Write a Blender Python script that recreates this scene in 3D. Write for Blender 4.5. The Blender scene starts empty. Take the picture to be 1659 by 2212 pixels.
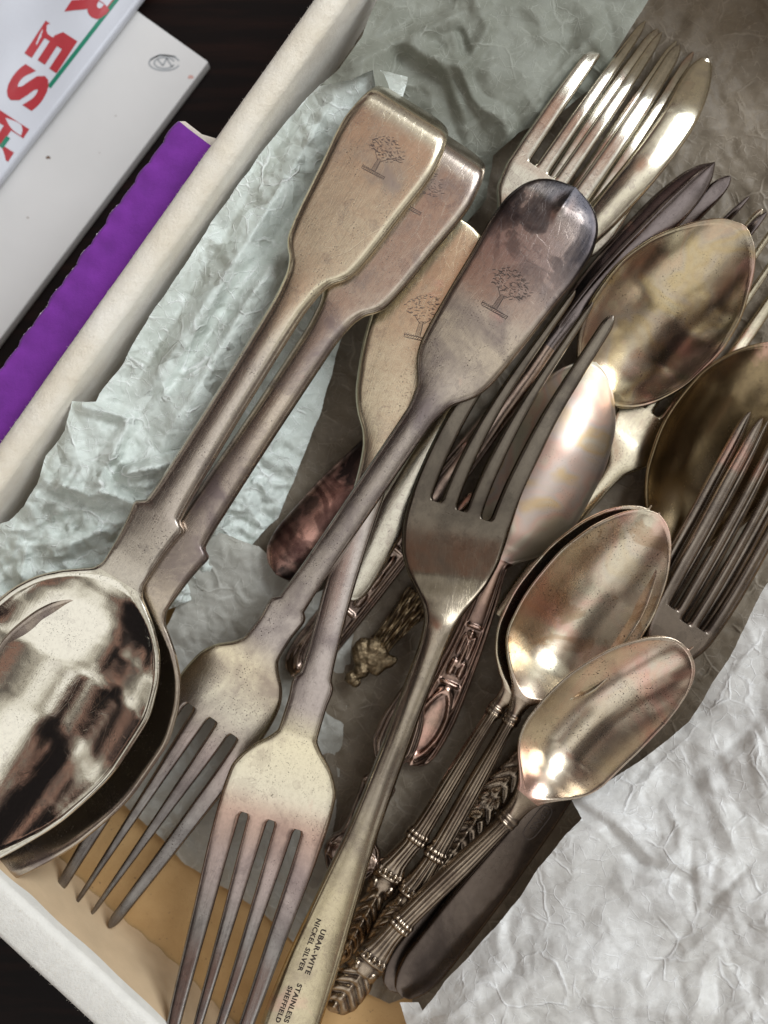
import bpy, bmesh, math, random
import numpy as np
from mathutils import Vector
from mathutils.geometry import delaunay_2d_cdt

# ------------------------------------------------------------------ camera
sc = bpy.context.scene
col = sc.collection
H = 300.0                       # camera height over the cutlery plane, mm
K = 0.115                       # mm per layout unit on that plane
CX, CY = 829.5, 1106.0
MM = 0.001

def W(px, py, z=0.0):
    """layout point lying at height z (mm) -> world mm"""
    f = K * (H - z) / H
    return np.array([(px - CX) * f, -(py - CY) * f, z])

cam_d = bpy.data.cameras.new('camera')
cam = bpy.data.objects.new('camera', cam_d)
col.objects.link(cam)
cam.location = (0, 0, H * MM)
cam_d.sensor_fit = 'VERTICAL'
cam_d.sensor_height = 36.0
cam_d.lens = 36.0 * H / (2212 * K)
cam_d.clip_start = 0.01
cam_d.clip_end = 20
cam_d.dof.use_dof = True
cam_d.dof.focus_distance = (H + 5) * MM
cam_d.dof.aperture_fstop = 9.0
sc.camera = cam

# ------------------------------------------------------------------ light
sc.view_settings.view_transform = 'Standard'
sc.view_settings.look = 'None'
sc.view_settings.exposure = 0.30
sc.view_settings.gamma = 1.0
sc.cycles.use_denoising = True
sc.cycles.max_bounces = 8
sc.cycles.sample_clamp_indirect = 6.0

world = bpy.data.worlds.new('World')
sc.world = world
world.use_nodes = True
wn = world.node_tree
wn.nodes.clear()
def wnode(t, **kw):
    n = wn.nodes.new(t)
    for k, v in kw.items(): setattr(n, k, v)
    return n
wo = wnode('ShaderNodeOutputWorld'); bg = wnode('ShaderNodeBackground')
tc = wnode('ShaderNodeTexCoord'); nz = wnode('ShaderNodeTexNoise')
nz.inputs['Scale'].default_value = 2.6; nz.inputs['Detail'].default_value = 4.0
dt = wnode('ShaderNodeVectorMath', operation='DOT_PRODUCT'); dt.inputs[1].default_value = (0.42, 0.30, 0.86)
d2 = wnode('ShaderNodeVectorMath', operation='DOT_PRODUCT'); d2.inputs[1].default_value = (-0.33, -0.76, 0.56)
def wmath(op, a, b, clamp=False):
    m = wnode('ShaderNodeMath', operation=op, use_clamp=clamp)
    for k, q in enumerate((a, b)):
        if hasattr(q, 'links'): wn.links.new(q, m.inputs[k])
        else: m.inputs[k].default_value = q
    return m.outputs[0]
mp1 = wnode('ShaderNodeMapping'); mp1.inputs['Rotation'].default_value = (0, 0, -1.02); mp1.inputs['Scale'].default_value = (0.42, 1.35, 1.0)
mp1.vector_type = 'TEXTURE' if False else 'POINT'
wn.links.new(tc.outputs['Generated'], mp1.inputs['Vector']); wn.links.new(mp1.outputs['Vector'], nz.inputs['Vector'])
wn.links.new(tc.outputs['Generated'], dt.inputs[0]); wn.links.new(tc.outputs['Generated'], d2.inputs[0])
val = wmath('ADD', wmath('MULTIPLY', wmath('SUBTRACT', dt.outputs['Value'], 0.86), 0.72), 0.585)
val = wmath('ADD', val, wmath('MULTIPLY', wmath('SUBTRACT', nz.outputs['Fac'], 0.5), 1.05))
val = wmath('ADD', val, wmath('MULTIPLY', wmath('SUBTRACT', d2.outputs['Value'], 0.74, True), 3.4))
d3 = wnode('ShaderNodeVectorMath', operation='DOT_PRODUCT'); d3.inputs[1].default_value = (-0.34, 0.26, 0.90)
wn.links.new(tc.outputs['Generated'], d3.inputs[0])
val = wmath('SUBTRACT', val, wmath('MULTIPLY', wmath('SUBTRACT', d3.outputs['Value'], 0.925, True), 7.5))
dz = wnode('ShaderNodeSeparateXYZ'); wn.links.new(tc.outputs['Generated'], dz.inputs[0])
val = wmath('ADD', val, wmath('MULTIPLY', wmath('SUBTRACT', dz.outputs[2], 0.93, True), 4.2))
n2 = wnode('ShaderNodeTexNoise'); n2.inputs['Scale'].default_value = 3.0; n2.inputs['Detail'].default_value = 3.0
wn.links.new(tc.outputs['Generated'], n2.inputs['Vector'])
val = wmath('MAXIMUM', val, wmath('ADD', wmath('MULTIPLY', wmath('SUBTRACT', n2.outputs['Fac'], 0.5), 2.3), 0.36))
rp = wnode('ShaderNodeValToRGB')
els = rp.color_ramp.elements
stops = [(0.24, (0.014, 0.012, 0.013)), (0.34, (0.05, 0.04, 0.04)), (0.375, (0.34, 0.20, 0.16)), (0.41, (0.30, 0.18, 0.15)), (0.43, (0.085, 0.075, 0.072)),
         (0.485, (0.19, 0.175, 0.16)), (0.52, (0.36, 0.335, 0.30)), (0.60, (0.52, 0.50, 0.455)), (0.66, (0.84, 0.83, 0.80)), (0.80, (1.0, 1.0, 1.0))]
for k, (p, c) in enumerate(stops):
    q = els[k] if k < 2 else els.new(p)
    q.position = p; q.color = (*c, 1)
bg.inputs['Strength'].default_value = 0.85
wn.links.new(val, rp.inputs['Fac'])
d4 = wnode('ShaderNodeVectorMath', operation='DOT_PRODUCT'); d4.inputs[1].default_value = (0.07, 0.25, 0.966)
wn.links.new(tc.outputs['Generated'], d4.inputs[0])
mk = wmath('MULTIPLY', wmath('SUBTRACT', d4.outputs['Value'], 0.984, True), 110.0, True)
wm = wnode('ShaderNodeMix', data_type='RGBA')
wn.links.new(mk, wm.inputs[0]); wn.links.new(rp.outputs['Color'], wm.inputs[6]); wm.inputs[7].default_value = (0.42, 0.23, 0.18, 1)
wn.links.new(wm.outputs[2], bg.inputs['Color'])
wn.links.new(bg.outputs['Background'], wo.inputs['Surface'])

def area(name, loc, size, power, color):
    l = bpy.data.lights.new(name, 'AREA')
    l.shape = 'ELLIPSE'; l.size, l.size_y = size
    l.energy = power; l.color = color
    o = bpy.data.objects.new(name, l)
    col.objects.link(o)
    o.location = loc
    o.rotation_euler = (Vector((0, 0, 0)) - Vector(loc)).to_track_quat('-Z', 'Y').to_euler()
    return o
area('window_light', (0.84, 0.66, 1.05), (0.85, 0.92), 16.5, (0.88, 0.945, 1.0))

# ------------------------------------------------------------------ node helpers
class NT:
    def __init__(self, name):
        self.m = bpy.data.materials.new(name)
        self.m.use_nodes = True
        self.t = self.m.node_tree
        self.t.nodes.clear()
        self.out = self.n('ShaderNodeOutputMaterial')
    def n(self, typ, **kw):
        nd = self.t.nodes.new(typ)
        for k, v in kw.items():
            if k.startswith('i_'):
                nd.inputs[k[2:].replace('_', ' ')].default_value = v
            else:
                setattr(nd, k, v)
        return nd
    def l(self, a, b): self.t.links.new(a, b)
    def coords(self, uv=False, scale=(1000, 1000, 1000), loc=(0, 0, 0), rot=(0, 0, 0)):
        c = self.n('ShaderNodeTexCoord'); mp = self.n('ShaderNodeMapping')
        mp.inputs['Scale'].default_value = scale
        mp.inputs['Location'].default_value = loc
        mp.inputs['Rotation'].default_value = rot
        self.l(c.outputs['UV' if uv else 'Object'], mp.inputs['Vector'])
        return mp.outputs['Vector']
    def noise(self, v, scale, detail=4, rough=0.55, dist=0.0):
        nd = self.n('ShaderNodeTexNoise')
        nd.inputs['Scale'].default_value = scale; nd.inputs['Detail'].default_value = detail
        nd.inputs['Roughness'].default_value = rough; nd.inputs['Distortion'].default_value = dist
        self.l(v, nd.inputs['Vector'])
        return nd.outputs['Fac']
    def ramp(self, f, stops):
        r = self.n('ShaderNodeValToRGB')
        el = r.color_ramp.elements
        for i, (p, c) in enumerate(stops):
            if i < 2: q = el[i]; q.position = p
            else: q = el.new(p)
            q.color = (c, c, c, 1) if not isinstance(c, (tuple, list)) else (*c[:3], 1)
        self.l(f, r.inputs['Fac'])
        return r.outputs['Color']
    def mix(self, fac, a, b, typ='MIX'):
        m = self.n('ShaderNodeMix', data_type='RGBA', blend_type=typ)
        for s, v in ((0, fac), (6, a), (7, b)):
            if hasattr(v, 'is_linked') or hasattr(v, 'links'): self.l(v, m.inputs[s])
            else: m.inputs[s].default_value = v if s == 0 else (*v[:3], 1)
        return m.outputs[2]
    def math(self, op, a, b=0.0, clamp=False):
        m = self.n('ShaderNodeMath', operation=op, use_clamp=clamp)
        for s, v in ((0, a), (1, b)):
            if hasattr(v, 'links'): self.l(v, m.inputs[s])
            else: m.inputs[s].default_value = v
        return m.outputs[0]
    def bump(self, h, strength, dist, prev=None):
        b = self.n('ShaderNodeBump')
        b.inputs['Strength'].default_value = strength; b.inputs['Distance'].default_value = dist
        self.l(h, b.inputs['Height'])
        if prev is not None: self.l(prev, b.inputs['Normal'])
        return b.outputs['Normal']

COPPER_REFL = (0.74, 0.43, 0.35)
def silver(name, base, tarn, t_amt=0.4, cop_refl=0.15, rough=0.26, speck=0.4, seed=0.0, scratch=0.5, t_scale=0.55, blotch=0.0, blotch_col=(0.03, 0.04, 0.06), b_rng=(998.0, 999.0), iris=0.0, grad=None):
    """metal with tarnish; UV is (along, across) in cm"""
    warm = lambda q: (q[0], q[1] * 1.008, q[2] * 0.965)
    base, tarn = warm(base), warm(tarn)
    if grad: grad = [(u, warm(b1), warm(b2)) for u, b1, b2 in grad]
    g = NT(name)
    v = g.coords(True, (1, 1, 1), (seed * 3.7, seed * 1.9, seed * 5.3))
    vs = g.coords(True, (0.35, 9.0, 1), (seed, 0, seed))
    if grad:                                    # tone along the piece, reflections coloured in on some (position along it in cm)
        gx = g.n('ShaderNodeSeparateXYZ'); gc = g.n('ShaderNodeTexCoord'); g.l(gc.outputs['UV'], gx.inputs[0])
        wob = g.math('MULTIPLY', g.math('SUBTRACT', g.noise(g.coords(True), 1.4, 4, 0.6), 0.5), 1.3)
        pos = g.math('DIVIDE', g.math('ADD', gx.outputs[0], wob), 25.0)
        base = g.ramp(pos, [(u / 25.0, b1) for u, b1, b2 in grad])
        tarn = g.ramp(pos, [(u / 25.0, b2) for u, b1, b2 in grad])
    base_n = g.noise(v, t_scale, 7, 0.62, 0.4)
    lo = 0.66 - 0.36 * t_amt
    m1 = g.ramp(base_n, [(lo, 0.0), (lo + 0.20, 1.0)])
    c = g.mix(m1, base, tarn)
    fine = g.noise(v, 9, 5, 0.7)
    c = g.mix(g.math('MULTIPLY', g.ramp(fine, [(0.46, 0.0), (0.70, 1.0)]), 0.28), c, tarn)
    sv_ = g.n('ShaderNodeVectorMath', operation='ADD'); sv_.inputs[1].default_value = (2.9, 13.1, 4.4)
    g.l(v, sv_.inputs[0])
    st = g.noise(sv_.outputs[0], 1.15, 5, 0.6, 0.35)
    stain = g.ramp(st, [(0.590, 0.0), (0.602, 0.9), (0.615, 0.35), (0.70, 0.55)])
    c = g.mix(g.math('MULTIPLY', stain, 0.5), c, tarn)
    if cop_refl > 0:
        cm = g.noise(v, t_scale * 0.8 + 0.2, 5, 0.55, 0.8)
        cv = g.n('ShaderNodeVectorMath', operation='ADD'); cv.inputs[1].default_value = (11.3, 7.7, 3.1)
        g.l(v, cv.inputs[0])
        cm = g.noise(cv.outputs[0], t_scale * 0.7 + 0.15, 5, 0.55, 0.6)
        lo2 = 0.67 - 0.30 * cop_refl
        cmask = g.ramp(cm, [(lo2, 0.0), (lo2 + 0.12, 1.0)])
        c = g.mix(g.math('MULTIPLY', cmask, 0.75), c, COPPER_REFL)  # worn copper plus pink hand reflections, both put into the colour
    if iris > 0:
        iv = g.n('ShaderNodeVectorMath', operation='ADD'); iv.inputs[1].default_value = (21.3, 4.4, 8.8)
        g.l(v, iv.inputs[0])
        ic = g.ramp(g.noise(iv.outputs[0], 0.62, 3, 0.5, 0.5), [(0.30, (0.50, 0.49, 0.37)), (0.42, (0.66, 0.58, 0.46)), (0.48, (0.68, 0.44, 0.36)), (0.54, (0.56, 0.46, 0.42)), (0.60, (0.62, 0.43, 0.22)), (0.70, (0.60, 0.56, 0.49))])
        c = g.mix(iris, c, ic)
    # small pits and stains
    pn = g.noise(v, 26, 3, 0.6); zone = g.noise(v, 1.3, 3, 0.6)
    pit = g.math('MULTIPLY', g.ramp(pn, [(0.60, 0.0), (0.66, 1.0)]), g.ramp(zone, [(0.46, 0.0), (0.62, 1.0)]))
    pit = g.math('MULTIPLY', pit, speck)
    c = g.mix(g.math('MULTIPLY', pit, 1.3, True), c, (0.05, 0.035, 0.03))
    if blotch > 0:
        bv = g.n('ShaderNodeVectorMath', operation='ADD'); bv.inputs[1].default_value = (5.3, 2.2, 9.1)
        g.l(v, bv.inputs[0])
        bm = g.ramp(g.noise(bv.outputs[0], 0.75, 6, 0.6, 0.9), [(0.61 - 0.3 * blotch, 0.0), (0.66 - 0.3 * blotch, 0.7), (0.78 - 0.3 * blotch, 1.0)])
        sx = g.n('ShaderNodeSeparateXYZ'); tcu = g.n('ShaderNodeTexCoord'); g.l(tcu.outputs['UV'], sx.inputs[0])
        rg = g.n('ShaderNodeMapRange'); rg.inputs['From Min'].default_value = b_rng[0]; rg.inputs['From Max'].default_value = b_rng[1]
        rg.inputs['To Min'].default_value = 1.0; rg.inputs['To Max'].default_value = 0.0
        g.l(sx.outputs[0], rg.inputs['Value'])
        c = g.mix(g.math('MULTIPLY', g.math('MULTIPLY', bm, 0.85), rg.outputs[0]), c, blotch_col)
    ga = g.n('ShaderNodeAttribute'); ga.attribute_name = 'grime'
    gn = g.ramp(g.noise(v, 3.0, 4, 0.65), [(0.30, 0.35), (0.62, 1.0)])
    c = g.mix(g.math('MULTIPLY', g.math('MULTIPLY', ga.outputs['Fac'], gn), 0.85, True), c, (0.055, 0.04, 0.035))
    r = g.math('ADD', g.math('MULTIPLY', m1, 0.10), rough * 0.72)
    r = g.math('ADD', r, g.math('MULTIPLY', pit, 0.25))
    sn = g.noise(vs, 3.0, 4, 0.7)
    s2 = g.n('ShaderNodeTexVoronoi', feature='DISTANCE_TO_EDGE'); s2.inputs['Scale'].default_value = 1.6
    vv = g.coords(True, (1.0, 3.6, 1), (seed * 2, seed, 0), (0, 0, 0.5))
    g.l(vv, s2.inputs['Vector'])
    line = g.ramp(s2.outputs['Distance'], [(0.0, 0.0), (0.012, 1.0)])
    nrm = g.bump(sn, 0.10 * scratch, 0.0002)
    nrm = g.bump(line, 0.12 * scratch, 0.0001, nrm)
    nrm = g.bump(g.noise(v, 34, 3, 0.6), 0.06, 0.00012, nrm)
    nrm = g.bump(g.noise(v, 1.6, 2, 0.5), 0.05, 0.0012, nrm)
    b = g.n('ShaderNodeBsdfPrincipled')
    b.inputs['Metallic'].default_value = 1.0
    g.l(c, b.inputs['Base Color']); g.l(r, b.inputs['Roughness']); g.l(nrm, b.inputs['Normal'])
    g.l(b.outputs[0], g.out.inputs['Surface'])
    return g.m

def plain(name, color, rough=0.6, metal=0.0, var=0.15, scale=0.2, bump=0.0, bscale=2.0):
    g = NT(name)
    v = g.coords()
    n = g.noise(v, scale, 5, 0.6)
    d = tuple(x * (1 - var) for x in color)
    c = g.mix(g.ramp(n, [(0.3, 0.0), (0.7, 1.0)]), d, color)
    b = g.n('ShaderNodeBsdfPrincipled')
    b.inputs['Metallic'].default_value = metal; b.inputs['Roughness'].default_value = rough
    g.l(c, b.inputs['Base Color'])
    if bump > 0:
        g.l(g.bump(g.noise(v, bscale, 6, 0.7), bump, 0.0004), b.inputs['Normal'])
    g.l(b.outputs[0], g.out.inputs['Surface'])
    return g.m

def paper_mat(name, color, color2, gloss=0.5, crease=0.6, transl=0.25, seed=0.0, mott=0.25, white=0.6, fac=0.7):
    g = NT(name)
    v = g.coords(loc=(seed, seed, 0))
    wv = g.n('ShaderNodeTexNoise'); wv.inputs['Scale'].default_value = 0.12; wv.inputs['Detail'].default_value = 3
    g.l(v, wv.inputs['Vector'])
    mixv = g.n('ShaderNodeVectorMath', operation='MULTIPLY_ADD')
    g.l(wv.outputs['Color'], mixv.inputs[0]); mixv.inputs[1].default_value = (3.5, 3.5, 3.5); g.l(v, mixv.inputs[2])
    wvec = mixv.outputs[0]
    c = g.mix(g.ramp(g.noise(v, 0.05, 5, 0.6), [(0.35, 0.0), (0.65, 1.0)]), color, color2)
    c = g.mix(g.math('MULTIPLY', g.ramp(g.noise(v, 0.55, 5, 0.75), [(0.38, 0.0), (0.68, 1.0)]), mott), c, tuple(x * 0.72 for x in color2))
    nrm = None
    for sc_, st, ds in ((0.08, 0.40, 0.0008), (0.22, 0.40, 0.0004), (0.45, 0.35, 0.0002)):
        vo = g.n('ShaderNodeTexVoronoi', feature='DISTANCE_TO_EDGE'); vo.inputs['Scale'].default_value = sc_
        g.l(wvec, vo.inputs['Vector'])
        ln = g.ramp(vo.outputs['Distance'], [(0.0, 1.0), (0.035, 0.0)])
        gate = g.ramp(g.noise(v, sc_ * 1.3, 2), [(0.46, 0.0), (0.60, 1.0)])
        lg = g.math('MULTIPLY', ln, gate)
        c = g.mix(g.math('MULTIPLY', lg, 0.75 * white), c, tuple(min(0.9, q * 1.22 + 0.05) for q in color))  # crease lines lightened: wear plus light on the ridges put into colour
        nrm = g.bump(lg, st * crease, ds, nrm)
    for sc_, k_ in ((0.105, 0.34), (0.27, 0.26)):
        vf = g.n('ShaderNodeTexVoronoi', feature='F1'); vf.inputs['Scale'].default_value = sc_
        g.l(wvec, vf.inputs['Vector'])
        dv = g.n('ShaderNodeVectorMath', operation='SUBTRACT'); g.l(wvec, dv.inputs[0]); g.l(vf.outputs['Position'], dv.inputs[1])
        cv = g.n('ShaderNodeVectorMath', operation='SUBTRACT'); g.l(vf.outputs['Color'], cv.inputs[0]); cv.inputs[1].default_value = (0.5, 0.5, 0.5)
        dp = g.n('ShaderNodeVectorMath', operation='DOT_PRODUCT'); g.l(dv.outputs[0], dp.inputs[0]); g.l(cv.outputs[0], dp.inputs[1])
        nrm = g.bump(dp.outputs['Value'], k_ * fac, 0.001, nrm)
    nrm = g.bump(g.noise(v, 0.30, 3, 0.5), 0.12 * crease, 0.0012, nrm)
    nrm = g.bump(g.noise(v, 2.5, 5, 0.7), 0.10, 0.0002, nrm)
    b = g.n('ShaderNodeBsdfPrincipled')
    b.inputs['Roughness'].default_value = 0.62 - 0.25 * gloss
    b.inputs['Specular IOR Level'].default_value = 0.35 * gloss + 0.1
    g.l(c, b.inputs['Base Color']); g.l(nrm, b.inputs['Normal'])
    tr = g.n('ShaderNodeBsdfTranslucent'); g.l(c, tr.inputs['Color']); g.l(nrm, tr.inputs['Normal'])
    ms = g.n('ShaderNodeMixShader'); ms.inputs[0].default_value = transl
    g.l(b.outputs[0], ms.inputs[1]); g.l(tr.outputs[0], ms.inputs[2])
    g.l(ms.outputs[0], g.out.inputs['Surface'])
    return g.m

# ------------------------------------------------------------------ object helpers
def tag(o, label=None, cat=None, group=None, kind=None):
    if label: o['label'] = label
    if cat: o['category'] = cat
    if group: o['group'] = group
    if kind: o['kind'] = kind
    return o

def link_mesh(name, verts_mm, faces, mat, parent=None, uv=None, normals=None, smooth=True, sharp=None, grime=None):
    v = np.asarray(verts_mm, float)
    base = np.array(parent.location) / MM if parent is not None else v.mean(axis=0)
    me = bpy.data.meshes.new(name)
    me.from_pydata(((v - base) * MM).tolist(), [], [tuple(f) for f in faces])
    if mat: me.materials.append(mat)
    me.polygons.foreach_set('use_smooth', [smooth] * len(me.polygons))
    if uv is not None:
        ul = me.uv_layers.new(name='UVMap')
        idx = np.empty(len(me.loops), dtype=np.int32); me.loops.foreach_get('vertex_index', idx)
        ul.data.foreach_set('uv', np.asarray(uv, float)[idx].ravel())
    if grime is not None:
        at = me.attributes.new('grime', 'FLOAT', 'POINT'); at.data.foreach_set('value', np.asarray(grime, np.float32))
    me.update()
    if sharp is not None:
        me.set_sharp_from_angle(angle=math.radians(sharp))
    if normals is not None:
        me.normals_split_custom_set_from_vertices(np.asarray(normals, float).tolist())
    o = bpy.data.objects.new(name, me)
    col.objects.link(o)
    if parent is not None: o.parent = parent
    else: o.location = Vector(base * MM)
    return o

def empty(name, at_mm):
    o = bpy.data.objects.new(name, None)
    o.empty_display_size = 0.01
    col.objects.link(o)
    o.location = Vector(np.asarray(at_mm, float) * MM)
    return o

def pchip(pts, x):
    p = np.array(pts, float); X, Y = p[:, 0], p[:, 1]
    x = np.clip(np.asarray(x, float), X[0], X[-1])
    if len(X) == 1: return np.full_like(x, Y[0])
    h = np.diff(X); d = np.diff(Y) / h
    m = np.zeros_like(Y)
    m[0], m[-1] = d[0], d[-1]
    for i in range(1, len(Y) - 1):
        if d[i - 1] * d[i] > 0:
            w1 = 2 * h[i] + h[i - 1]; w2 = h[i] + 2 * h[i - 1]
            m[i] = (w1 + w2) / (w1 / d[i - 1] + w2 / d[i])
    k = np.clip(np.searchsorted(X, x, side='right') - 1, 0, len(h) - 1)
    t = (x - X[k]) / h[k]
    return ((1 + 2 * t) * (1 - t) ** 2 * Y[k] + t * (1 - t) ** 2 * h[k] * m[k]
            + t * t * (3 - 2 * t) * Y[k + 1] + t * t * (t - 1) * h[k] * m[k + 1])

def spline2(pts, n):
    """smooth path through layout points; returns s (cumulative chord) and xy"""
    p = np.array(pts, float)
    cum = np.concatenate([[0], np.cumsum(np.hypot(*np.diff(p, axis=0).T))])
    return cum, p

def cat_eval(cum, p, s):
    n = len(p)
    if n == 2:
        t = (s - cum[0]) / (cum[1] - cum[0])
        return p[0] + (p[1] - p[0]) * t[:, None]
    m = np.zeros_like(p)
    m[0] = (p[1] - p[0]) / (cum[1] - cum[0]); m[-1] = (p[-1] - p[-2]) / (cum[-1] - cum[-2])
    for i in range(1, n - 1): m[i] = (p[i + 1] - p[i - 1]) / (cum[i + 1] - cum[i - 1])
    k = np.clip(np.searchsorted(cum, s, side='right') - 1, 0, n - 2)
    h = cum[k + 1] - cum[k]; t = ((s - cum[k]) / h)[:, None]; h = h[:, None]
    return ((1 + 2 * t) * (1 - t) ** 2 * p[k] + t * (1 - t) ** 2 * h * m[k]
            + t * t * (3 - 2 * t) * p[k + 1] + t * t * (t - 1) * h * m[k + 1])

class Piece:
    """one length of cutlery: a plate lofted along a path; s runs from the handle end to the tip"""
    def __init__(s, path, z, w, thick=((0, 2.0),), bevel=((0, 1.0),), crown=((0, 0.0),), bowl=None,
                 tines=None, relief=None, roll=0.0, rows=240, cols=26, off=None, bdrop=0.42, lip=1.6):
        s.cum, s.p = spline2(path, 0)
        s.L = s.cum[-1]
        s.z, s.w, s.th, s.bv, s.cr = z, w, thick, bevel, crown
        s.bowl, s.tines, s.relief, s.roll = bowl, tines, relief, roll
        s.off = off; s.bdrop = bdrop; s.lip = lip
        L = s.L
        base = np.linspace(0, 1, rows)
        ss = list(base * L)
        ends = (1 - np.cos(np.linspace(0, math.pi / 2, 14))) * 26
        ss += list(ends) + list(L - ends)
        if tines:
            for r in tines['roots']:
                ss += list(r + (1 - np.cos(np.linspace(0, math.pi / 2, 10))) * tines['round']) + [r - 0.5, r - 6]
        ss = np.unique(np.round(np.clip(ss, 0, L), 3))
        keep = [0]
        for i in range(1, len(ss)):
            if ss[i] - ss[keep[-1]] > 0.12: keep.append(i)
        s.ss = ss[keep]
        s.cols = cols
    def frame(s, sv):
        sv = np.atleast_1d(np.asarray(sv, float))
        z = pchip(s.z, sv)
        c = cat_eval(s.cum, s.p, sv)
        d = cat_eval(s.cum, s.p, np.minimum(sv + 1, s.L)) - cat_eval(s.cum, s.p, np.maximum(sv - 1, 0))
        d /= np.hypot(d[:, 0], d[:, 1])[:, None]
        n = np.stack([d[:, 1], -d[:, 0]], 1)
        f = K * (H - z) / H
        if s.off is not None: c = c + n * pchip(s.off, sv)[:, None]
        cw = np.stack([(c[:, 0] - CX) * f, -(c[:, 1] - CY) * f], 1)
        nw = np.stack([n[:, 0], -n[:, 1]], 1)
        return z, cw, nw, f
    def core(s, sv, x, hw):
        """top height without bevel at rows sv, lateral x (mm), half width hw (mm)"""
        h = np.zeros_like(x)
        fr = np.clip(x / np.maximum(hw, 1e-6), -1, 1)
        h += pchip(s.cr, sv)[:, None] * (1 - fr ** 2)
        if s.bowl:
            a, b, D = s.bowl[:3]
            gate = np.clip((sv - a) / 8.0, 0, 1)
            big = max(pchip(s.w, np.linspace(a, s.L, 80))) * K
            cc = 2 * big * s.lip
            h -= D * gate[:, None] * (np.clip(hw ** 2 - x ** 2 - cc, 0, None) / (big ** 2 - cc)) ** 0.95
        return h
    def top(s, sv, xf):
        """world point on the top face (away from the bevel)"""
        sv = np.atleast_1d(np.asarray(sv, float)); xf = np.atleast_1d(np.asarray(xf, float))
        z, cw, nw, f = s.frame(sv)
        hw = pchip(s.w, sv) * f
        x = xf * f
        h = s.core(sv, x[:, None], hw[:, None])[:, 0]
        bw = np.minimum(pchip(s.bv, sv), 0.45 * 2 * hw)
        ee = np.clip((hw - np.abs(x)) / np.maximum(bw, 1e-6), 0, 1)
        h = h - s.bdrop * pchip(s.th, sv) * (1 - np.sqrt(np.clip(1 - (1 - ee) ** 2, 0, 1)))
        return np.stack([cw[:, 0] + nw[:, 0] * x, cw[:, 1] + nw[:, 1] * x, z + h + x * s.roll], 1)
    def build(s):
        sv = s.ss; R = len(sv)
        z, cw, nw, f = s.frame(sv)
        hw = np.maximum(pchip(s.w, sv), 0.4) * f
        th = pchip(s.th, sv); bv = pchip(s.bv, sv)
        T = s.tines
        n = T['n'] if T else 1
        edges = np.array(T['edges']) if T else np.array([-1.0, 1.0])
        # strip bounds per row (fraction of hw)
        lo = np.tile(edges[:-1], (R, 1)); hi = np.tile(edges[1:], (R, 1))
        op = np.zeros((R, n + 1)); op[:, 0] = op[:, -1] = 1
        if T:
            for j in range(1, n):
                r = T['roots'][j - 1]
                t = np.clip((sv - r) / T['round'], 0, 1)
                rd = np.sqrt(np.clip(1 - (1 - t) ** 2, 0, 1))
                prog = np.clip((sv - r) / (s.L - r), 0, 1)
                gp = (T['gap'][0] + (T['gap'][1] - T['gap'][0]) * prog) * rd
                hi[:, j - 1] -= gp; lo[:, j] += gp
                op[:, j] = (sv > r + 1e-6)
            tl = T['tip']
            q = np.clip((sv - (s.L - tl)) / tl, 0, 1)
            fac = np.sqrt(np.clip(1 - q ** 2.4, 0.004, 1))
            # outer edges taper inwards together with the gaps
            prog = np.clip((sv - min(T['roots'])) / (s.L - min(T['roots'])), 0, 1)
            lo[:, 0] += T.get('outer', 0.0) * prog; hi[:, -1] -= T.get('outer', 0.0) * prog
            m = (lo + hi) / 2; hf = (hi - lo) / 2 * fac[:, None]
            sel = sv > (s.L - tl)
            lo[sel] = (m - hf)[sel]; hi[sel] = (m + hf)[sel]
            th = th * np.where(sel, 0.35 + 0.65 * fac, 1)
        C = s.cols if not T else max(8, s.cols // n)
        qx = np.linspace(0, 1, C + 1)
        qx = 0.35 * qx + 0.65 * (0.5 - 0.5 * np.cos(math.pi * qx))
        verts, uvs, grm = [], [], []
        tid = np.zeros((R, n, C + 1), int); bid = np.zeros_like(tid)
        data = {}
        for j in range(n):
            x = (lo[:, j, None] + (hi - lo)[:, j, None] * qx[None, :]) * hw[:, None]
            h = s.core(sv, x, hw[:, None])
            if s.relief is not None:
                rl = s.relief(sv[:, None], np.clip(x / np.maximum(hw[:, None], 1e-6), -1, 1), x)
                h = h + rl
                bl = rl.copy()
                for _ in range(5):
                    bl[1:-1] = (bl[:-2] + bl[1:-1] + bl[2:]) / 3
                    bl[:, 1:-1] = (bl[:, :-2] + bl[:, 1:-1] + bl[:, 2:]) / 3
                cav = np.clip((bl - rl) / 0.10, 0, 1)
            else: cav = np.zeros_like(x)
            wd = (hi - lo)[:, j] * hw
            b = np.minimum(bv, 0.46 * wd)[:, None]
            b = np.maximum(b, 1e-4)
            eL = x - lo[:, j, None] * hw[:, None]; eR = hi[:, j, None] * hw[:, None] - x
            def drop(ee): 
                q = np.clip(ee / b, 0, 1)
                return 1 - np.sqrt(np.clip(1 - (1 - q) ** 2, 0, 1))
            dr = np.maximum(drop(eL) * op[:, j, None], drop(eR) * op[:, j + 1, None])
            zt = z[:, None] + h - dr * (s.bdrop * th)[:, None] + x * s.roll
            hb = s.core(sv, x, hw[:, None]) 
            zb = z[:, None] + hb - th[:, None] + np.minimum(dr, 1) * (0.34 * th)[:, None] + x * s.roll
            zb = np.minimum(zb, zt - 0.05)
            X = cw[:, 0, None] + nw[:, 0, None] * x; Y = cw[:, 1, None] + nw[:, 1, None] * x
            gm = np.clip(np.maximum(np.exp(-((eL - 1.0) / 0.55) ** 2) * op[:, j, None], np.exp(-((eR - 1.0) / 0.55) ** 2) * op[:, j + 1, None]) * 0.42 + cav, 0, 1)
            data[j] = (X, Y, zt, zb, x, gm)
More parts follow.
